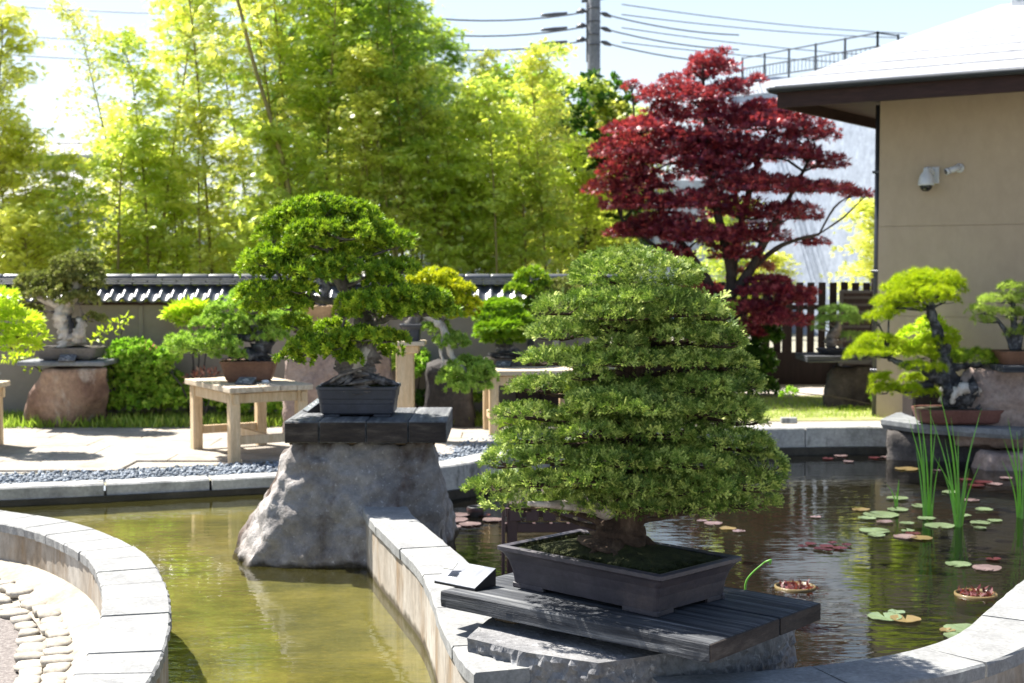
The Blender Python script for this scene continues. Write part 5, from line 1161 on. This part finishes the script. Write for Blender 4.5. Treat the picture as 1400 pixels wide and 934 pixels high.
shrub('fern_clump', 'low leafy plants between the pine table legs and the wall', 320, 575, [(290, 545, 30, 14), (330, 555, 34, 12), (375, 560, 24, 10), (260, 550, 26, 14)], 14.35, T_BROAD, .055, M['shrub'], 420)
def grass_patch(name, label, poly, n, hmin, hmax, mat):
    x, y = scatter(poly, n); z = np.full(len(x), .012)
    D = rng.normal(size=(len(x), 3)) * .35 + np.array([0, 0, 1]); v = np.array([(-.06, 0, 0), (.06, 0, 0), (.03, .6, .05), (0, 1, .2)]); 
    me = leafmesh(name, np.stack([x, y, z], 1), D, rng.uniform(hmin, hmax, len(x)), (v, 4, np.array([0, 1, 2, 3])), U=rng.normal(size=(len(x), 3)))
    return tag(link(name, me, mat), label, 'grass', kind='stuff')
grass_patch('grass', 'ragged grass strip along the foot of the tiled wall', [(-9, 13.75), (.9, 14.0), (.9, 14.7), (-9, 14.65)], 22000, .05, .16, M['grass'])
grass_patch('short_grass', 'sunny patch of short grass behind the far pond kerb', [(1.6, 14.75), (6, 15.0), (8, 15.3), (8, 17.4), (2.2, 17.1), (1.7, 15.6)], 24000, .02, .055, M['grass'])
shrub('ground_herbs', 'low green herbs beside the dark slanting boulder', 1230, 560, [(1215, 545, 30, 7), (1165, 560, 16, 5), (1240, 552, 22, 6), (1080, 536, 14, 5)], 15.8, T_BROAD, .055, M['shrub'], 260)

# ------------------------------------------------------------------ fence and gate
DF = 19.4
xa, xb = A(850, 400, DF).x, A(1200, 400, DF).x; zf = A(0, 386, DF).z
t = thing('picket_fence', 'dark vertical picket fence with solid base running behind the red maple', 'fence', (xa, DF, 0))
n = int(round((xb - xa) / .152))
for i in range(n + 1): MB().box((xa + i * (xb - xa) / n, DF, zf / 2 + random.uniform(-.006, .006)), (.098, .024, zf), bev=.003).build('picket', M['fence'], t)
for z_ in (.28, 1.05): MB().box(((xa + xb) / 2, DF + .03, z_), (xb - xa + .1, .035, .07), bev=.003).build('rail', M['fence'], t)
MB().box(((xa + xb) / 2, DF - .06, .22), (xb - xa + .1, .05, .44), bev=.006).build('base_board', M['fence'], t)
for px in (850, 960, 1075, 1196): MB().box((A(px, 400, DF).x, DF - .02, (zf + .06) / 2), (.10, .10, zf + .06), bev=.005).build('post', M['fence'], t)
t = thing('dark_gate', 'dark slatted gate panel at the right end of the picket fence', 'gate', (A(1172, 400, DF).x, DF - .2, 0))
x0, x1 = A(1150, 400, DF - .2).x, A(1194, 400, DF - .2).x; zg = A(0, 397, DF - .2).z
MB().box(((x0 + x1) / 2, DF - .2, zg / 2 - .02), (x1 - x0 - .02, .02, zg - .05), bev=.003).build('panel', M['gutter'], t)
for z_ in np.linspace(.06, zg - .05, 13): MB().box(((x0 + x1) / 2, DF - .218, z_), (x1 - x0 - .06, .014, .06), bev=.002).build('slat', M['fence'], t)
for x_ in (x0, x1): MB().box((x_, DF - .21, zg / 2), (.05, .05, zg), bev=.003).build('frame_post', M['gutter'], t)
MB().box(((x0 + x1) / 2, DF - .21, zg - .02), (x1 - x0 - .052, .045, .04), bev=.003).build('frame_rail', M['gutter'], t)

# ------------------------------------------------------------------ the tan house, right
W0 = A(1200, 400, 15.0); W0.z = 0; td = Vector((.82, -.572, 0)).normalized(); nd = Vector((-td.y * -1, 0, 0)); nd = Vector((td.y, -td.x, 0)); 
if nd.x > 0: nd = -nd
bd = -nd                                     # into the house
LWALL = 9.0; zsof = 3.32
t = thing('tan_house', 'tan rendered house with wide dark eaves and bright grey metal roof', 'house', (W0.x, W0.y, 0))
def hp(s, n_, z): p = W0 + td * s + nd * n_; return Vector((p.x, p.y, z))
def hbox(s0, s1, n0, n1, z0, z1):
    a = [hp(s0, n0, z0), hp(s1, n0, z0), hp(s1, n1, z0), hp(s0, n1, z0)]
    return a, [p + Vector((0, 0, z1 - z0)) for p in a]
for (z0, z1) in ((-.05, 1.086), (1.091, 2.02), (2.025, 3.4)):       # render fields between the joints
    MB().rings(hbox(0, LWALL, -.22, 0, z0, z1)).build('wall_field', M['house_wall'], t)
    MB().rings(hbox(0, .22, -6, -.23, z0, z1)).build('side_wall_field', M['house_wall'], t)
MB().rings(hbox(.004, LWALL - .01, -.21, -.012, 0, 3.3)).build('wall_core', M['house_wall'], t)
# eave: soffit, fascia, gutter, roof
OV = 1.0
s0 = -.74
def roofring(n_, z, s_extra=0): return hp(s0 + s_extra, n_, z)
MB().rings(hbox(s0 + .04, LWALL, -6.2, OV - .04, 3.33, 3.36)).build('soffit', M['dark_timber'], t)
MB().rings(hbox(s0 + .02, LWALL, OV - .06, OV - .02, 3.22, 3.39)).build('fascia', M['dark_timber'], t)
MB().rings(hbox(s0 + .02, s0 + .06, -6.2, OV - .061, 3.22, 3.39)).build('fascia', M['dark_timber'], t)
def gut(P):
    mb = MB(); rg = []
    for i, p in enumerate(P):
        tt = P[min(i + 1, len(P) - 1)] - P[max(i - 1, 0)]; tt.z = 0; tt.normalize(); sd = Vector((tt.y, -tt.x, 0))
        rg.append([p + sd * .05 * math.cos(a) + Vector((0, 0, .055 * math.sin(a))) for a in np.linspace(math.pi, 2 * math.pi, 8)])
    return mb.rings(rg, True)
gut([hp(s0 - .03, OV + .03, 3.42), hp(LWALL, OV + .03, 3.42)]).build('gutter', M['gutter'], t)
gut([hp(s0 - .03, -6.2, 3.42), hp(s0 - .03, OV + .03, 3.42)]).build('gutter', M['gutter'], t)
ze, sl_ = 3.43, .56
def roof_pt(u, v): return None
# front slope rises inwards (-n), side slope rises along +s; hip between; courses as parts
run = 1.75; m_ = 9
for j in range(m_):
    a, b = run * j / m_, run * (j + 1) / m_ - .0
    za, zb = ze + a * sl_ * (1 - .08 * j / m_) + .008, ze + b * sl_ * (1 - .08 * j / m_)
    q = [hp(s0 + a, OV - a, za), hp(LWALL, OV - a, za), hp(LWALL, OV - b, zb), hp(s0 + b, OV - b, zb)]
    MB().rings([[p - Vector((0, 0, .022)) for p in q], q]).build('roof_sheet', M['metal_roof'], t)
    q = [hp(s0 + a, -6.2 + a * .0, za), hp(s0 + a, OV - a, za), hp(s0 + b, OV - b, zb), hp(s0 + b, -6.2, zb)]
    MB().rings([[p - Vector((0, 0, .022)) for p in q], q]).build('roof_sheet', M['metal_roof'], t)
zt_ = ze + run * sl_ * .93
q = [hp(s0 + run, OV - run, zt_), hp(LWALL, OV - run, zt_ ), hp(LWALL, OV - run - 3, zt_ + .35), hp(s0 + run + 1.6, OV - run - 3, zt_ + .35), hp(s0 + run, -6.2, zt_)]
MB().rings([[p - Vector((0, 0, .05)) for p in q], q]).build('upper_roof', M['metal_roof'], t)
c = A(1393, 5, 14.9); MB().box((c.x + .03, c.y, c.z), (.16, .16, .30), R(-48), .01).box((c.x + .03, c.y, c.z + .16), (.2, .2, .03), R(-48), .004).build('chimney', M['blue_wall'], t)
MB().tube([hp(-.05, -.1, 0), hp(-.05, -.1, 3.3)], [.035, .035], 10, sub=1).build('downpipe', M['gutter'], t)
for z_ in (.5, 1.55, 2.6): MB().box(hp(-.05, -.1, z_), (.09, .09, .03), R(-48), .003).build('pipe_clip', M['gutter'], t)
# cameras on the wall
def wallpt(px, py, out_=0.0):
    r_ = ray(px, py); o = W0 + nd * out_; k = (o - EYE).dot(nd) / r_.dot(nd); return EYE + r_ * k
cp = wallpt(1276, 240); t = thing('dome_camera', 'white dome security camera on wall bracket of the tan house', 'security camera', cp)
MB().box(cp + nd * .012, (.13, .024, .17), math.atan2(td.y, td.x), .006).build('wall_plate', M['white_plastic'], t)
q = cp + nd * .13 - td * .03
MB().tube([cp + nd * .02 + Vector((0, 0, .02)), cp + nd * .09 + Vector((0, 0, .06)) - td * .015, q + Vector((0, 0, .05))], [.028, .028, .028], 10).build('arm', M['white_plastic'], t)
MB().lathe([(.026, .075), (.03, .05), (.036, .03), (.062, -.005), (.075, -.05), (.08, -.09), (.08, -.105), (.068, -.108)], q, 24).build('housing', M['white_plastic'], t)
MB().lathe([(.064, -.106), (.062, -.125), (.05, -.150), (.028, -.166), (.004, -.17)], q, 24).build('dome_lens', M['black_glass'], t)
cp = wallpt(1312, 230); t = thing('bullet_camera', 'small bullet security camera right of the dome camera', 'security camera', cp)
MB().lathe([(.048, 0), (.048, .012), (.03, .02)], (0, 0, 0), 20).build('mount_disc', M['white_plastic'], t, local=True).rotation_euler = nd.to_track_quat('Z', 'Y').to_euler()
aim = (-td * .8 + nd * .75 + Vector((0, 0, -.35))).normalized(); b0 = cp + nd * .055
MB().tube([cp + nd * .01, b0], [.012, .012], 8, sub=1).build('arm', M['white_plastic'], t)
MB().tube([b0 - aim * .02, b0 + aim * .115], [.031, .031], 16, sub=1).build('barrel', M['white_plastic'], t)
MB().tube([b0 + aim * .1, b0 + aim * .135], [.034, .034], 16, sub=1).build('hood', M['white_plastic'], t)
MB().tube([b0 + aim * .134, b0 + aim * .137], [.026, .026], 16, sub=1).build('lens', M['black_glass'], t)

# ------------------------------------------------------------------ far buildings
def building(name, label, x0, x1, y, dp, z1, mat, wins=(), joints=(), rz=0, cat='building', z0=0):
    t = thing(name, label, cat, ((x0 + x1) / 2, y, 0), rz); wd = x1 - x0
    zs = [z0] + list(joints) + [z1]
    nc = max(1, int(wd / 1.0)) if joints else 1
    for a, b in zip(zs, zs[1:]):
        for k in range(nc): MB().box((-wd / 2 + wd * (k + .5) / nc, .06, (a + b) / 2), (wd / nc - .03, .12, b - a - .035), bev=.01).build('wall_panel', mat, t, local=True)
    MB().box((0, dp / 2 + .05, (z0 + z1) / 2), (wd - .06, dp - .04, z1 - z0 - .06), bev=0).build('wall_core', mat, t, local=True)
    for wx, wz, ww, wh in wins:
        f = MB().box((wx, -.02, wz), (ww, .10, wh), bev=.01).build('window', M['frame'], t, local=True)
        for sx in (-1, 1): MB().box((wx + sx * ww / 4, -.075, wz), (ww / 2 - .06, .012, wh - .1), bev=0).build('pane', M['window'], f, local=True)
    return t
DB = 38; z = A(0, 104, DB).z; xl_, xr_ = A(1000, 0, DB).x, A(1163, 0, DB).x
js = [A(0, y_, DB).z for y_ in (360, 325, 290, 255, 220, 185, 150)]
building('white_building', 'pale panelled building behind the red maple and picket fence', xl_, xr_, DB, 8, z, M['white_wall'], joints=js)
t = building('stair_tower', 'paler building corner with balconies left of the tan house', A(1172, 0, DB).x, A(1290, 0, DB).x, DB + .6, 7, z - .3, M['white_wall'], joints=js, wins=[(-.4, A(0, 338, DB).z, .35, .5), (-.9, A(0, 338, DB).z - .1, .3, .3)])
MB().box((-.55, -.5, A(0, 368, DB).z), (1.6, .08, .62), bev=.01).build('balcony_front', M['white_wall'], t, local=True)
MB().box((-.55, -.25, A(0, 384, DB).z), (1.6, .5, .08), bev=.01).build('balcony_floor', M['white_wall'], t, local=True)
tag(MB().box((A(1167, 0, DB).x, DB + .2, (z - .6) / 2), (.19, .5, z - .6), bev=.02).build('grey_column', M['blue_wall']), 'blue grey vertical column between the two pale building faces', 'column')
# railing on its roof
P0, P1, P2 = A(1015, 80, 38), A(1200, 45, 30), A(1228, 49, 30.5)
t = thing('roof_railing', 'thin blue grey roof railing seen above the tan house roof', 'railing', (P0.x, P0.y, P0.z - .9))
zl_ = .62
for a, b, n in ((P0, P1, 5), (P1, P2, 1)):
    for dz in (0, -.28, -.56): MB().beam(a + Vector((0, 0, dz)), b + Vector((0, 0, dz)), .03, .03).build('rail', M['gutter'], t)
    for i in range(n + (1 if a is P0 else 1)):
        p = a.lerp(b, i / n); MB().box(p - Vector((0, 0, .33)), (.045, .045, .72), bev=.004).build('post', M['gutter'], t)
    for i in range(n * 7):
        p = a.lerp(b, (i + .5) / (n * 7)); MB().box(p - Vector((0, 0, .42)), (.012, .012, .28), bev=0).build('baluster', M['gutter'], t)
q = [P0 + Vector((-.2, -.1, -.7)), P1 + Vector((.1, -.1, -.7)), P2 + Vector((.1, .1, -.72)), P2 + Vector((2, 6, -.72)), P0 + Vector((-.2, 6, -.7))]
MB().rings([[p - Vector((0, 0, .3)) for p in q], q]).build('roof_deck', M['blue_wall'], t)
q = [Vector((p.x, p.y + .4, -.1)) for p in q]
MB().rings([q, [Vector((p.x, p.y, P0.z - 1.0)) for p in q]]).build('wall', M['white_wall'], t)
# behind the bamboo, left
building('grey_blue_house', 'grey blue house wall with dark windows behind the bamboo at left', A(120, 0, 27).x, A(345, 0, 27).x, 27, 6, A(0, 318, 27).z, M['blue_wall'], wins=[(-.15 + k * .75, A(0, 360, 27).z, .32, .62) for k in (-1.2, -.5, .3, 1.1)])
def gable(label, px0, px1, d, pye, pyr, mat, roofm):
    x0, x1 = A(px0, 0, d).x, A(px1, 0, d).x; ze_, zr__ = A(0, pye, d).z, A(0, pyr, d + 2.5).z
    t = building('far_house', label, x0, x1, d, 5, ze_, mat, cat='house'); w_ = (x1 - x0) / 2 + .4
    MB().rings([[Vector((-w_, -.5, ze_ - .05)), Vector((-w_, 2.5, zr__)), Vector((-w_, 5.5, ze_ - .05)), Vector((-w_, 5.5, ze_ + .07)), Vector((-w_, 2.5, zr__ + .13)), Vector((-w_, -.5, ze_ + .07))],
                [Vector((w_, -.5, ze_ - .05)), Vector((w_, 2.5, zr__)), Vector((w_, 5.5, ze_ - .05)), Vector((w_, 5.5, ze_ + .07)), Vector((w_, 2.5, zr__ + .13)), Vector((w_, -.5, ze_ + .07))]]).build('roof', roofm, t, local=True)
    return t
gable('pale house with grey roof seen through thin bamboo at far left', -80, 150, 42, 278, 240, M['white_wall'], M['far_roof'])
gable('distant white house with shallow grey roof left of the bamboo', -40, 130, 60, 215, 198, M['white_wall'], M['far_roof'])
building('pale_block', 'pale wall glimpsed through bamboo behind the tiled wall centre', A(560, 0, 34).x, A(1000, 0, 34).x, 34, 5, A(0, 245, 34).z, M['blue_wall'], wins=[(-1.6 + k * 1.1, A(0, 330, 34).z, .6, .6) for k in range(4)])

# ------------------------------------------------------------------ pole and cables
DP = 34; c = A(812, 0, DP); t = thing('utility_pole', 'grey utility pole with banded shaft rising above the bamboo', 'utility pole', (c.x, DP, 0))
MB().lathe([(.17, 0), (.14, 13)], (c.x, DP, 0), 16).build('shaft', M['pole'], t)
for py in (12, 30, 48, 62): MB().lathe([(.155, -.02), (.160, -.018), (.160, .018), (.155, .02)], (c.x, DP, A(0, py, DP).z), 16).build('band', M['porcelain'], t)
MB().tube([A(803, 85, DP), A(803, -20, DP)], [.03, .03], 6, sub=1).build('conduit', M['cable'], t)
MB().beam(A(795, 2, DP), A(834, -4, DP), .07, .07).build('crossarm', M['cable'], t)
def cable(px0, py0, px1, py1, d0, d1, sag, label, r_=.016, grp='overhead cables'):
    a, b = A(px0, py0, d0), A(px1, py1, d1); P = [a.lerp(b, f) - Vector((0, 0, 4 * sag * f * (1 - f))) for f in np.linspace(0, 1, 9)]
    mb = MB().tube([p - a for p in P], r_, 5, sub=1); o = mb.build('power_cable', M['cable']); o.location = a; return tag(o, label, 'cable', grp)
for i, (py, pl) in enumerate(((16, 22), (36, 44), (55, 64))):
    cable(804, py, 560, pl, DP, DP - 4, .15, ['uppermost cable running left from the utility pole', 'middle cable running left from the utility pole', 'lowest cable running left from the utility pole'][i], .018)
    cable(820, py + 2, 1010, py + 32, DP, DP + 3, .1, ['uppermost cable running right from the utility pole', 'middle cable running right from the utility pole', 'lowest cable running right from the utility pole'][i], .018)
    MB().tube([A(801, py, DP), A(796, py - 1, DP), A(788, py + 1, DP)], [.03, .075, .03], 8).build('insulator', M['porcelain'], t)
    MB().tube([A(822, py + 2, DP), A(828, py + 4, DP), A(836, py + 7, DP)], [.03, .06, .03], 8).build('insulator', M['porcelain'], t)
    MB().tube([A(775, py + 2, DP - .4), A(758, py + 4, DP - .6), A(740, py + 5, DP - .8)], [.03, .05, .03], 6).build('splice', M['porcelain'], t)
for i, (y0, y1, y2) in enumerate(((8, 12, 20), (48, 52, 60), (75, 77, 84))):
    cable(-20, y0 - 2, 560, y2, DP + 3, DP - 4, .12, ['highest faint cable crossing the open sky at left', 'middle faint cable crossing the open sky at left', 'lowest faint cable crossing the open sky at left'][i], .014)
for i, (a, b) in enumerate(((6, 46), (20, 52), (38, 78), (58, 88))):
    cable(850, a, 1240, b, DP, DP + 8, .1, ['highest thin cable crossing sky above the red maple', 'second thin cable crossing sky above the red maple', 'third thin cable passing behind the roof railing', 'lowest thin cable passing behind the roof railing'][i], .013)
cable(-20, 190, 200, 192, 40, 40, .1, 'dark cable crossing before the far left houses', .02)

# ------------------------------------------------------------------ the red maple
DM = 17.6
tm = thing('red_maple', 'red leaved maple tree with layered crown before the picket fence', 'tree', (A(985, 560, DM).x, DM, 0))
tr = trunkline(tm, [(985, 545, 0, 13), (986, 500, 0, 11), (988, 460, 0, 10), (995, 415, 0, 9), (1000, 380, 0, 7), (990, 330, 0, 6), (975, 260, 0, 5), (965, 170, 0, 3), (960, 90, 0, 2)], M['maple_bark'], DM, .25, 12)
for pts in ([(990, 430, 0, 7), (965, 380, .1, 6), (930, 330, .1, 5), (890, 260, .1, 3), (870, 190, .1, 2)], [(996, 410, 0, 7), (1025, 370, -.1, 6), (1050, 320, -.1, 5), (1085, 260, 0, 3), (1110, 210, 0, 2)],
            [(1000, 385, 0, 6), (1010, 320, .2, 5), (1030, 240, .2, 4), (1050, 180, .2, 2)], [(1030, 365, 0, 4), (1070, 335, -.2, 3), (1120, 320, -.2, 2)], [(992, 440, 0, 5), (1030, 420, -.3, 4), (1080, 410, -.3, 2)], [(960, 375, 0, 4), (900, 340, 0, 3), (850, 300, 0, 2)], [(988, 450, 0, 4), (960, 430, 0, 3), (930, 425, 0, 2)]):
    tr += trunkline(tm, pts, M['maple_bark'], DM, .25, 8, 'limb')
mp = [(958, 82, 26, 10), (975, 98, 44, 12), (930, 112, 34, 12), (890, 128, 34, 13), (1008, 118, 44, 14), (955, 130, 50, 14), (1050, 150, 44, 14), (905, 152, 46, 15), (985, 155, 55, 16), (1090, 160, 42, 12), (1040, 178, 62, 16), (875, 180, 46, 16), (945, 185, 56, 17), (1110, 190, 38, 14), (1005, 205, 62, 17), (862, 212, 46, 16), (920, 220, 60, 17), (1075, 215, 62, 16), (980, 240, 60, 18), (840, 240, 34, 14), (1125, 225, 26, 11), (885, 252, 56, 18), (1040, 250, 66, 17), (1120, 262, 46, 11), (835, 265, 30, 12), (940, 275, 62, 18), (1155, 272, 20, 7), (870, 285, 50, 16), (1005, 285, 66, 18), (1085, 288, 54, 13), (905, 312, 56, 16), (960, 325, 50, 16), (1040, 318, 60, 14), (1120, 328, 24, 6), (860, 318, 36, 12), (1000, 348, 40, 12), (920, 345, 44, 14)]
mp2 = [(1050, 400, 42, 10, -.3), (1025, 425, 46, 13, -.3), (1085, 412, 30, 9, -.4), (1065, 440, 44, 12, -.4), (1100, 400, 18, 6, -.3), (1010, 455, 34, 12, -.2), (1050, 385, 30, 8, -.1), (960, 400, 36, 12, .2), (930, 425, 40, 14, .2)]
mp = [(x_ + random.uniform(-9, 9), y_ + random.uniform(-7, 7), rx_ * random.uniform(.7, 1.15), ry_ * random.uniform(.9, 1.5)) for x_, y_, rx_, ry_ in mp] + [(x_ + random.uniform(-30, 30), y_ + random.uniform(-14, 14), 13, 7) for x_, y_, rx_, ry_ in mp]
crown(tm, mp, 620, T_MAPLE, .060, M['red_maple'], DM, 0, -.4, 1.1, .6, inner=.8, name='foliage', trunk=tr, bark=M['maple_bark'], br=.014, twig=6)
crown(tm, mp2, 800, T_MAPLE, .062, M['red_maple'], DM, 0, -.25, 1.1, .5, inner=.5, name='foliage', trunk=tr, bark=M['maple_bark'], br=.012, twig=5)
crown(tm, [(1040, 365, 16, 6, .2), (1010, 375, 12, 5, .2)], 900, T_MAPLE, .08, M['red_flower'], DM, 0, -.25, 1, .5, name='orange_foliage')

# ------------------------------------------------------------------ bamboo grove and trees behind
def bamboo_proto(i, H, lean, dens, mat, bare=.2):
    t = thing('bamboo', 'tall bamboo stem with feathery leaf sprays in the grove', 'bamboo', (0, 0, 0), group='bamboo grove behind the tiled wall')
    P = [Vector((lean * H * f ** 2.0 * .35 + .05 * math.sin(f * 5 + i), lean * .1 * f * H, H * f * (1 - .06 * abs(lean) * f))) for f in np.linspace(0, 1, 12)]
    P[-1] += Vector((lean * .25 + .1, 0, -.12))
    MB().tube(P, [max(.028 * (1 - f * .85), .004) for f in np.linspace(0, 1, 12)], 7, sub=2).build('culm', M['culm'], t, local=True)
    C_ = catmull(P, n=4); pts, dirs = [], []; tw = MB(); nb = len(C_)
    for k, c in enumerate(C_):
        f = k / nb
        if f < bare or (f < bare + .15 and random.random() < .6): continue
        for s_ in range(3 if f > .3 else 2):
            a = random.uniform(0, 6.28); L = (.35 + 1.0 * math.sin(min(1, (1.05 - f) * 1.5) * 1.57)) * random.uniform(.5, 1.1) * .62
            d = Vector((math.cos(a), math.sin(a), random.uniform(.25, .8))).normalized(); e = c + d * L + Vector((0, 0, -.22 * L)); mpt = c + d * L * .55 + Vector((0, 0, .03))
            tw.tube([c, mpt, e], [.005, .003, .0015], 3, sub=1)
            for g_ in np.linspace(.25, 1, dens):
                q = c.lerp(mpt, g_ * 2) if g_ < .5 else mpt.lerp(e, g_ * 2 - 1)
                for _ in range(4):
                    o = Vector((random.gauss(0, .07), random.gauss(0, .07), random.gauss(0, .03))); pts.append(tuple(q + o))
                    dirs.append((d.x * .8 + random.gauss(0, .5), d.y * .8 + random.gauss(0, .5), random.uniform(-.6, .25)))
    tw.build('twigs', M['culm'], t, local=True, kind='stuff')
    me = leafmesh('foliage', pts, dirs, rng.uniform(.05, .09, len(pts)), T_BAMBOO, roll=.45)
    link('foliage', me, mat, t)
    return t
protos = [bamboo_proto(i, H, ln, dn, M[mt], .40 if i in (0, 1, 2, 4, 5) else .2) for i, (H, ln, dn, mt) in enumerate([(6.2, .25, 7, 'bamboo_a'), (5.6, -.3, 7, 'bamboo_b'), (5.0, .15, 8, 'bamboo_a'), (4.2, -.2, 8, 'bamboo_b'), (6.6, .5, 5, 'bamboo_b'), (5.2, -.1, 9, 'bamboo_c'), (3.0, .3, 8, 'bamboo_a'), (2.3, -.3, 8, 'bamboo_b')])]
def name_bamboo(o, px, k):
    look = ['tall full green bamboo', 'tall yellowing bamboo', 'medium green bamboo', 'medium yellowing bamboo', 'tall thin arching bamboo', 'tall dark green bamboo', 'low green bamboo', 'low yellowing bamboo'][k]
    where = 'at the far left edge above the reddish boulder' if px < 100 else 'left of the leaning stem, in front of the grey blue house' if px < 330 else 'behind the broad dark juniper' if px < 480 else 'rising between the juniper and the gold tipped cascade' if px < 620 else 'behind the green maple bonsai' if px < 760 else 'just left of the red maple' if px < 900 else 'seen through the red maple crown' if px < 1100 else 'beside the corner of the tan house'
    o['label'] = look + ' ' + where
# (px, depth, prototype, scale)
plan = []
for px in np.linspace(345, 600, 12): plan.append((px + random.uniform(-12, 12), random.uniform(16.6, 20.5), random.choice([0, 1, 2, 5, 5]), random.uniform(.95, 1.18)))
for px in np.linspace(420, 590, 5): plan.append((px, random.uniform(18, 21), 5, random.uniform(.95, 1.15)))
for px in np.linspace(600, 860, 11): plan.append((px + random.uniform(-10, 10), random.uniform(16.6, 20) + (2.6 if px > 740 else 0), random.choice([2, 3, 2, 1]), random.uniform(.72, .88)))
for px in np.linspace(170, 340, 6): plan.append((px + random.uniform(-8, 8), random.uniform(16.8, 19.5), random.choice([3, 6, 2]), random.uniform(.7, .95)))
for px in np.linspace(-60, 330, 6): plan.append((px + random.uniform(-8, 8), random.uniform(16.4, 18.5), random.choice([6, 7, 7]), random.uniform(.75, 1.05)))
for px in np.linspace(350, 780, 8): plan.append((px + random.uniform(-10, 10), random.uniform(16.2, 17.5) + (1.8 if px > 735 else 0), random.choice([6, 7, 6]), random.uniform(.85, 1.1)))
for px in np.linspace(470, 770, 12): plan.append((px + random.uniform(-8, 8), random.uniform(16.1, 17.2) + (2.5 if px > 745 else 0), random.choice([2, 1]), random.uniform(.66, .76)))
plan += [(-15, 17.2, 3, 1.15), (20, 18.0, 1, .8), (48, 17.6, 3, .8), (85, 17.2, 2, .6), (120, 17.4, 3, .72), (150, 16.9, 6, 1.1), (60, 16.7, 7, 1.0), (215, 17.5, 1, 1.0), (190, 18.5, 4, .8), (255, 18.2, 0, .85), (-70, 17.5, 1, 1.0), (-30, 18, 3, .95), (30, 17.8, 3, .75), (300, 17.4, 0, 1.0), (870, 21.5, 2, .8), (845, 20.5, 3, .95), (1200, 24, 7, 1.2), (1000, 22, 6, .9), (1040, 21.5, 7, .8)]
for k, (px, d, pi_, sc_) in enumerate(plan):
    o = protos[k] if k < 0 else copy_tree(protos[pi_])
    o.location = (A(px, 400, d).x, d, 0); o.rotation_euler = (0, 0, random.uniform(0, 6.28)); o.scale = (sc_, sc_, sc_); name_bamboo(o, px, pi_)
for p in protos[1:]:
    pass
extra = [(520, 21.5), (470, 21.3), (620, 21), (700, 20.8), (570, 21), (760, 20.6), (400, 21), (820, 20.5)]
for p, (px, d) in zip(protos, extra):
    p.location = (A(px, 400, d).x, d, 0); p.rotation_euler = (0, 0, random.uniform(0, 6.28)); p.scale = (.85, .85, .85); name_bamboo(p, px, protos.index(p))
# the single leaning culm
t = thing('leaning_bamboo', 'single pale bamboo stem leaning left across the upper left of the grove', 'bamboo', (A(440, 560, 16.3).x, 16.3, 0))
MB().tube([Vector((A(440, 560, 16.3).x, 16.3, 0)), A(398, 275, 16.3), A(375, 180, 16.3), A(345, 80, 16.3), A(322, -10, 16.3), A(300, -60, 16.3)], [.03, .028, .025, .022, .018, .01], 8).build('culm', M['culm'], t)
pts = []; dirs = []
for f in np.linspace(0, 1, 30):
    c = A(398 - 100 * f, 275 - 335 * f, 16.3)
    for _ in range(int(2 + 8 * f)): pts.append(tuple(c + Vector((random.gauss(0, .25), random.gauss(0, .2), random.gauss(0, .12))))); dirs.append((random.gauss(0, 1), random.gauss(0, 1), random.uniform(-.6, .2)))
link('foliage', leafmesh('foliage', np.array(pts) - np.array(t.location), dirs, .13, T_BAMBOO), M['bamboo_b'], t)
def bigtree(label, px, d, pads, mat, tmpl, size, dens):
    t = thing('evergreen_tree', label, 'tree', (A(px, 400, d).x, d, 0)); base = Vector(t.location)
    top = A(pads[0][0], pads[0][1], d); P = [base, base.lerp(top, .4) + Vector((.1, 0, 0)), base.lerp(top, .9)]
    MB().tube(P, [.16, .11, .04], 10, gnarl=.2).build('trunk', M['maple_bark'], t)
    Q = catmull(P, n=5); tl = [(q, .08) for q in Q]
    crown(t, pads, dens, tmpl, size, mat, d, 0, -.6, .8, .9, inner=.6, name='foliage', trunk=tl, bark=M['maple_bark'], br=.03, twig=5)
bigtree('dark evergreen tree between the bamboo and the red maple', 815, 20.5, [(815, 150, 50, 50), (790, 220, 55, 50), (845, 215, 50, 50), (810, 290, 60, 50), (850, 310, 40, 40), (780, 330, 40, 40), (830, 350, 50, 30)], M['evergreen'], T_BROAD, .13, 60)
bigtree('dark evergreen tree behind the centre of the bamboo grove', 430, 23, [(430, 90, 50, 50), (400, 160, 50, 50), (460, 170, 60, 50), (430, 240, 70, 50), (500, 260, 60, 50), (390, 300, 50, 50), (470, 320, 80, 40), (560, 320, 60, 40)], M['evergreen'], T_BROAD, .14, 50)
bigtree('pale green leafy tree beyond the bamboo at right', 700, 24, [(700, 130, 60, 40), (650, 190, 70, 50), (740, 190, 70, 50), (690, 260, 90, 50), (610, 270, 60, 50), (770, 270, 50, 50), (690, 330, 90, 40)], M['shrub'], T_BROAD, .13, 50)
print('tris', sum(len(m.loops) - 2 * len(m.polygons) for m in bpy.data.meshes))
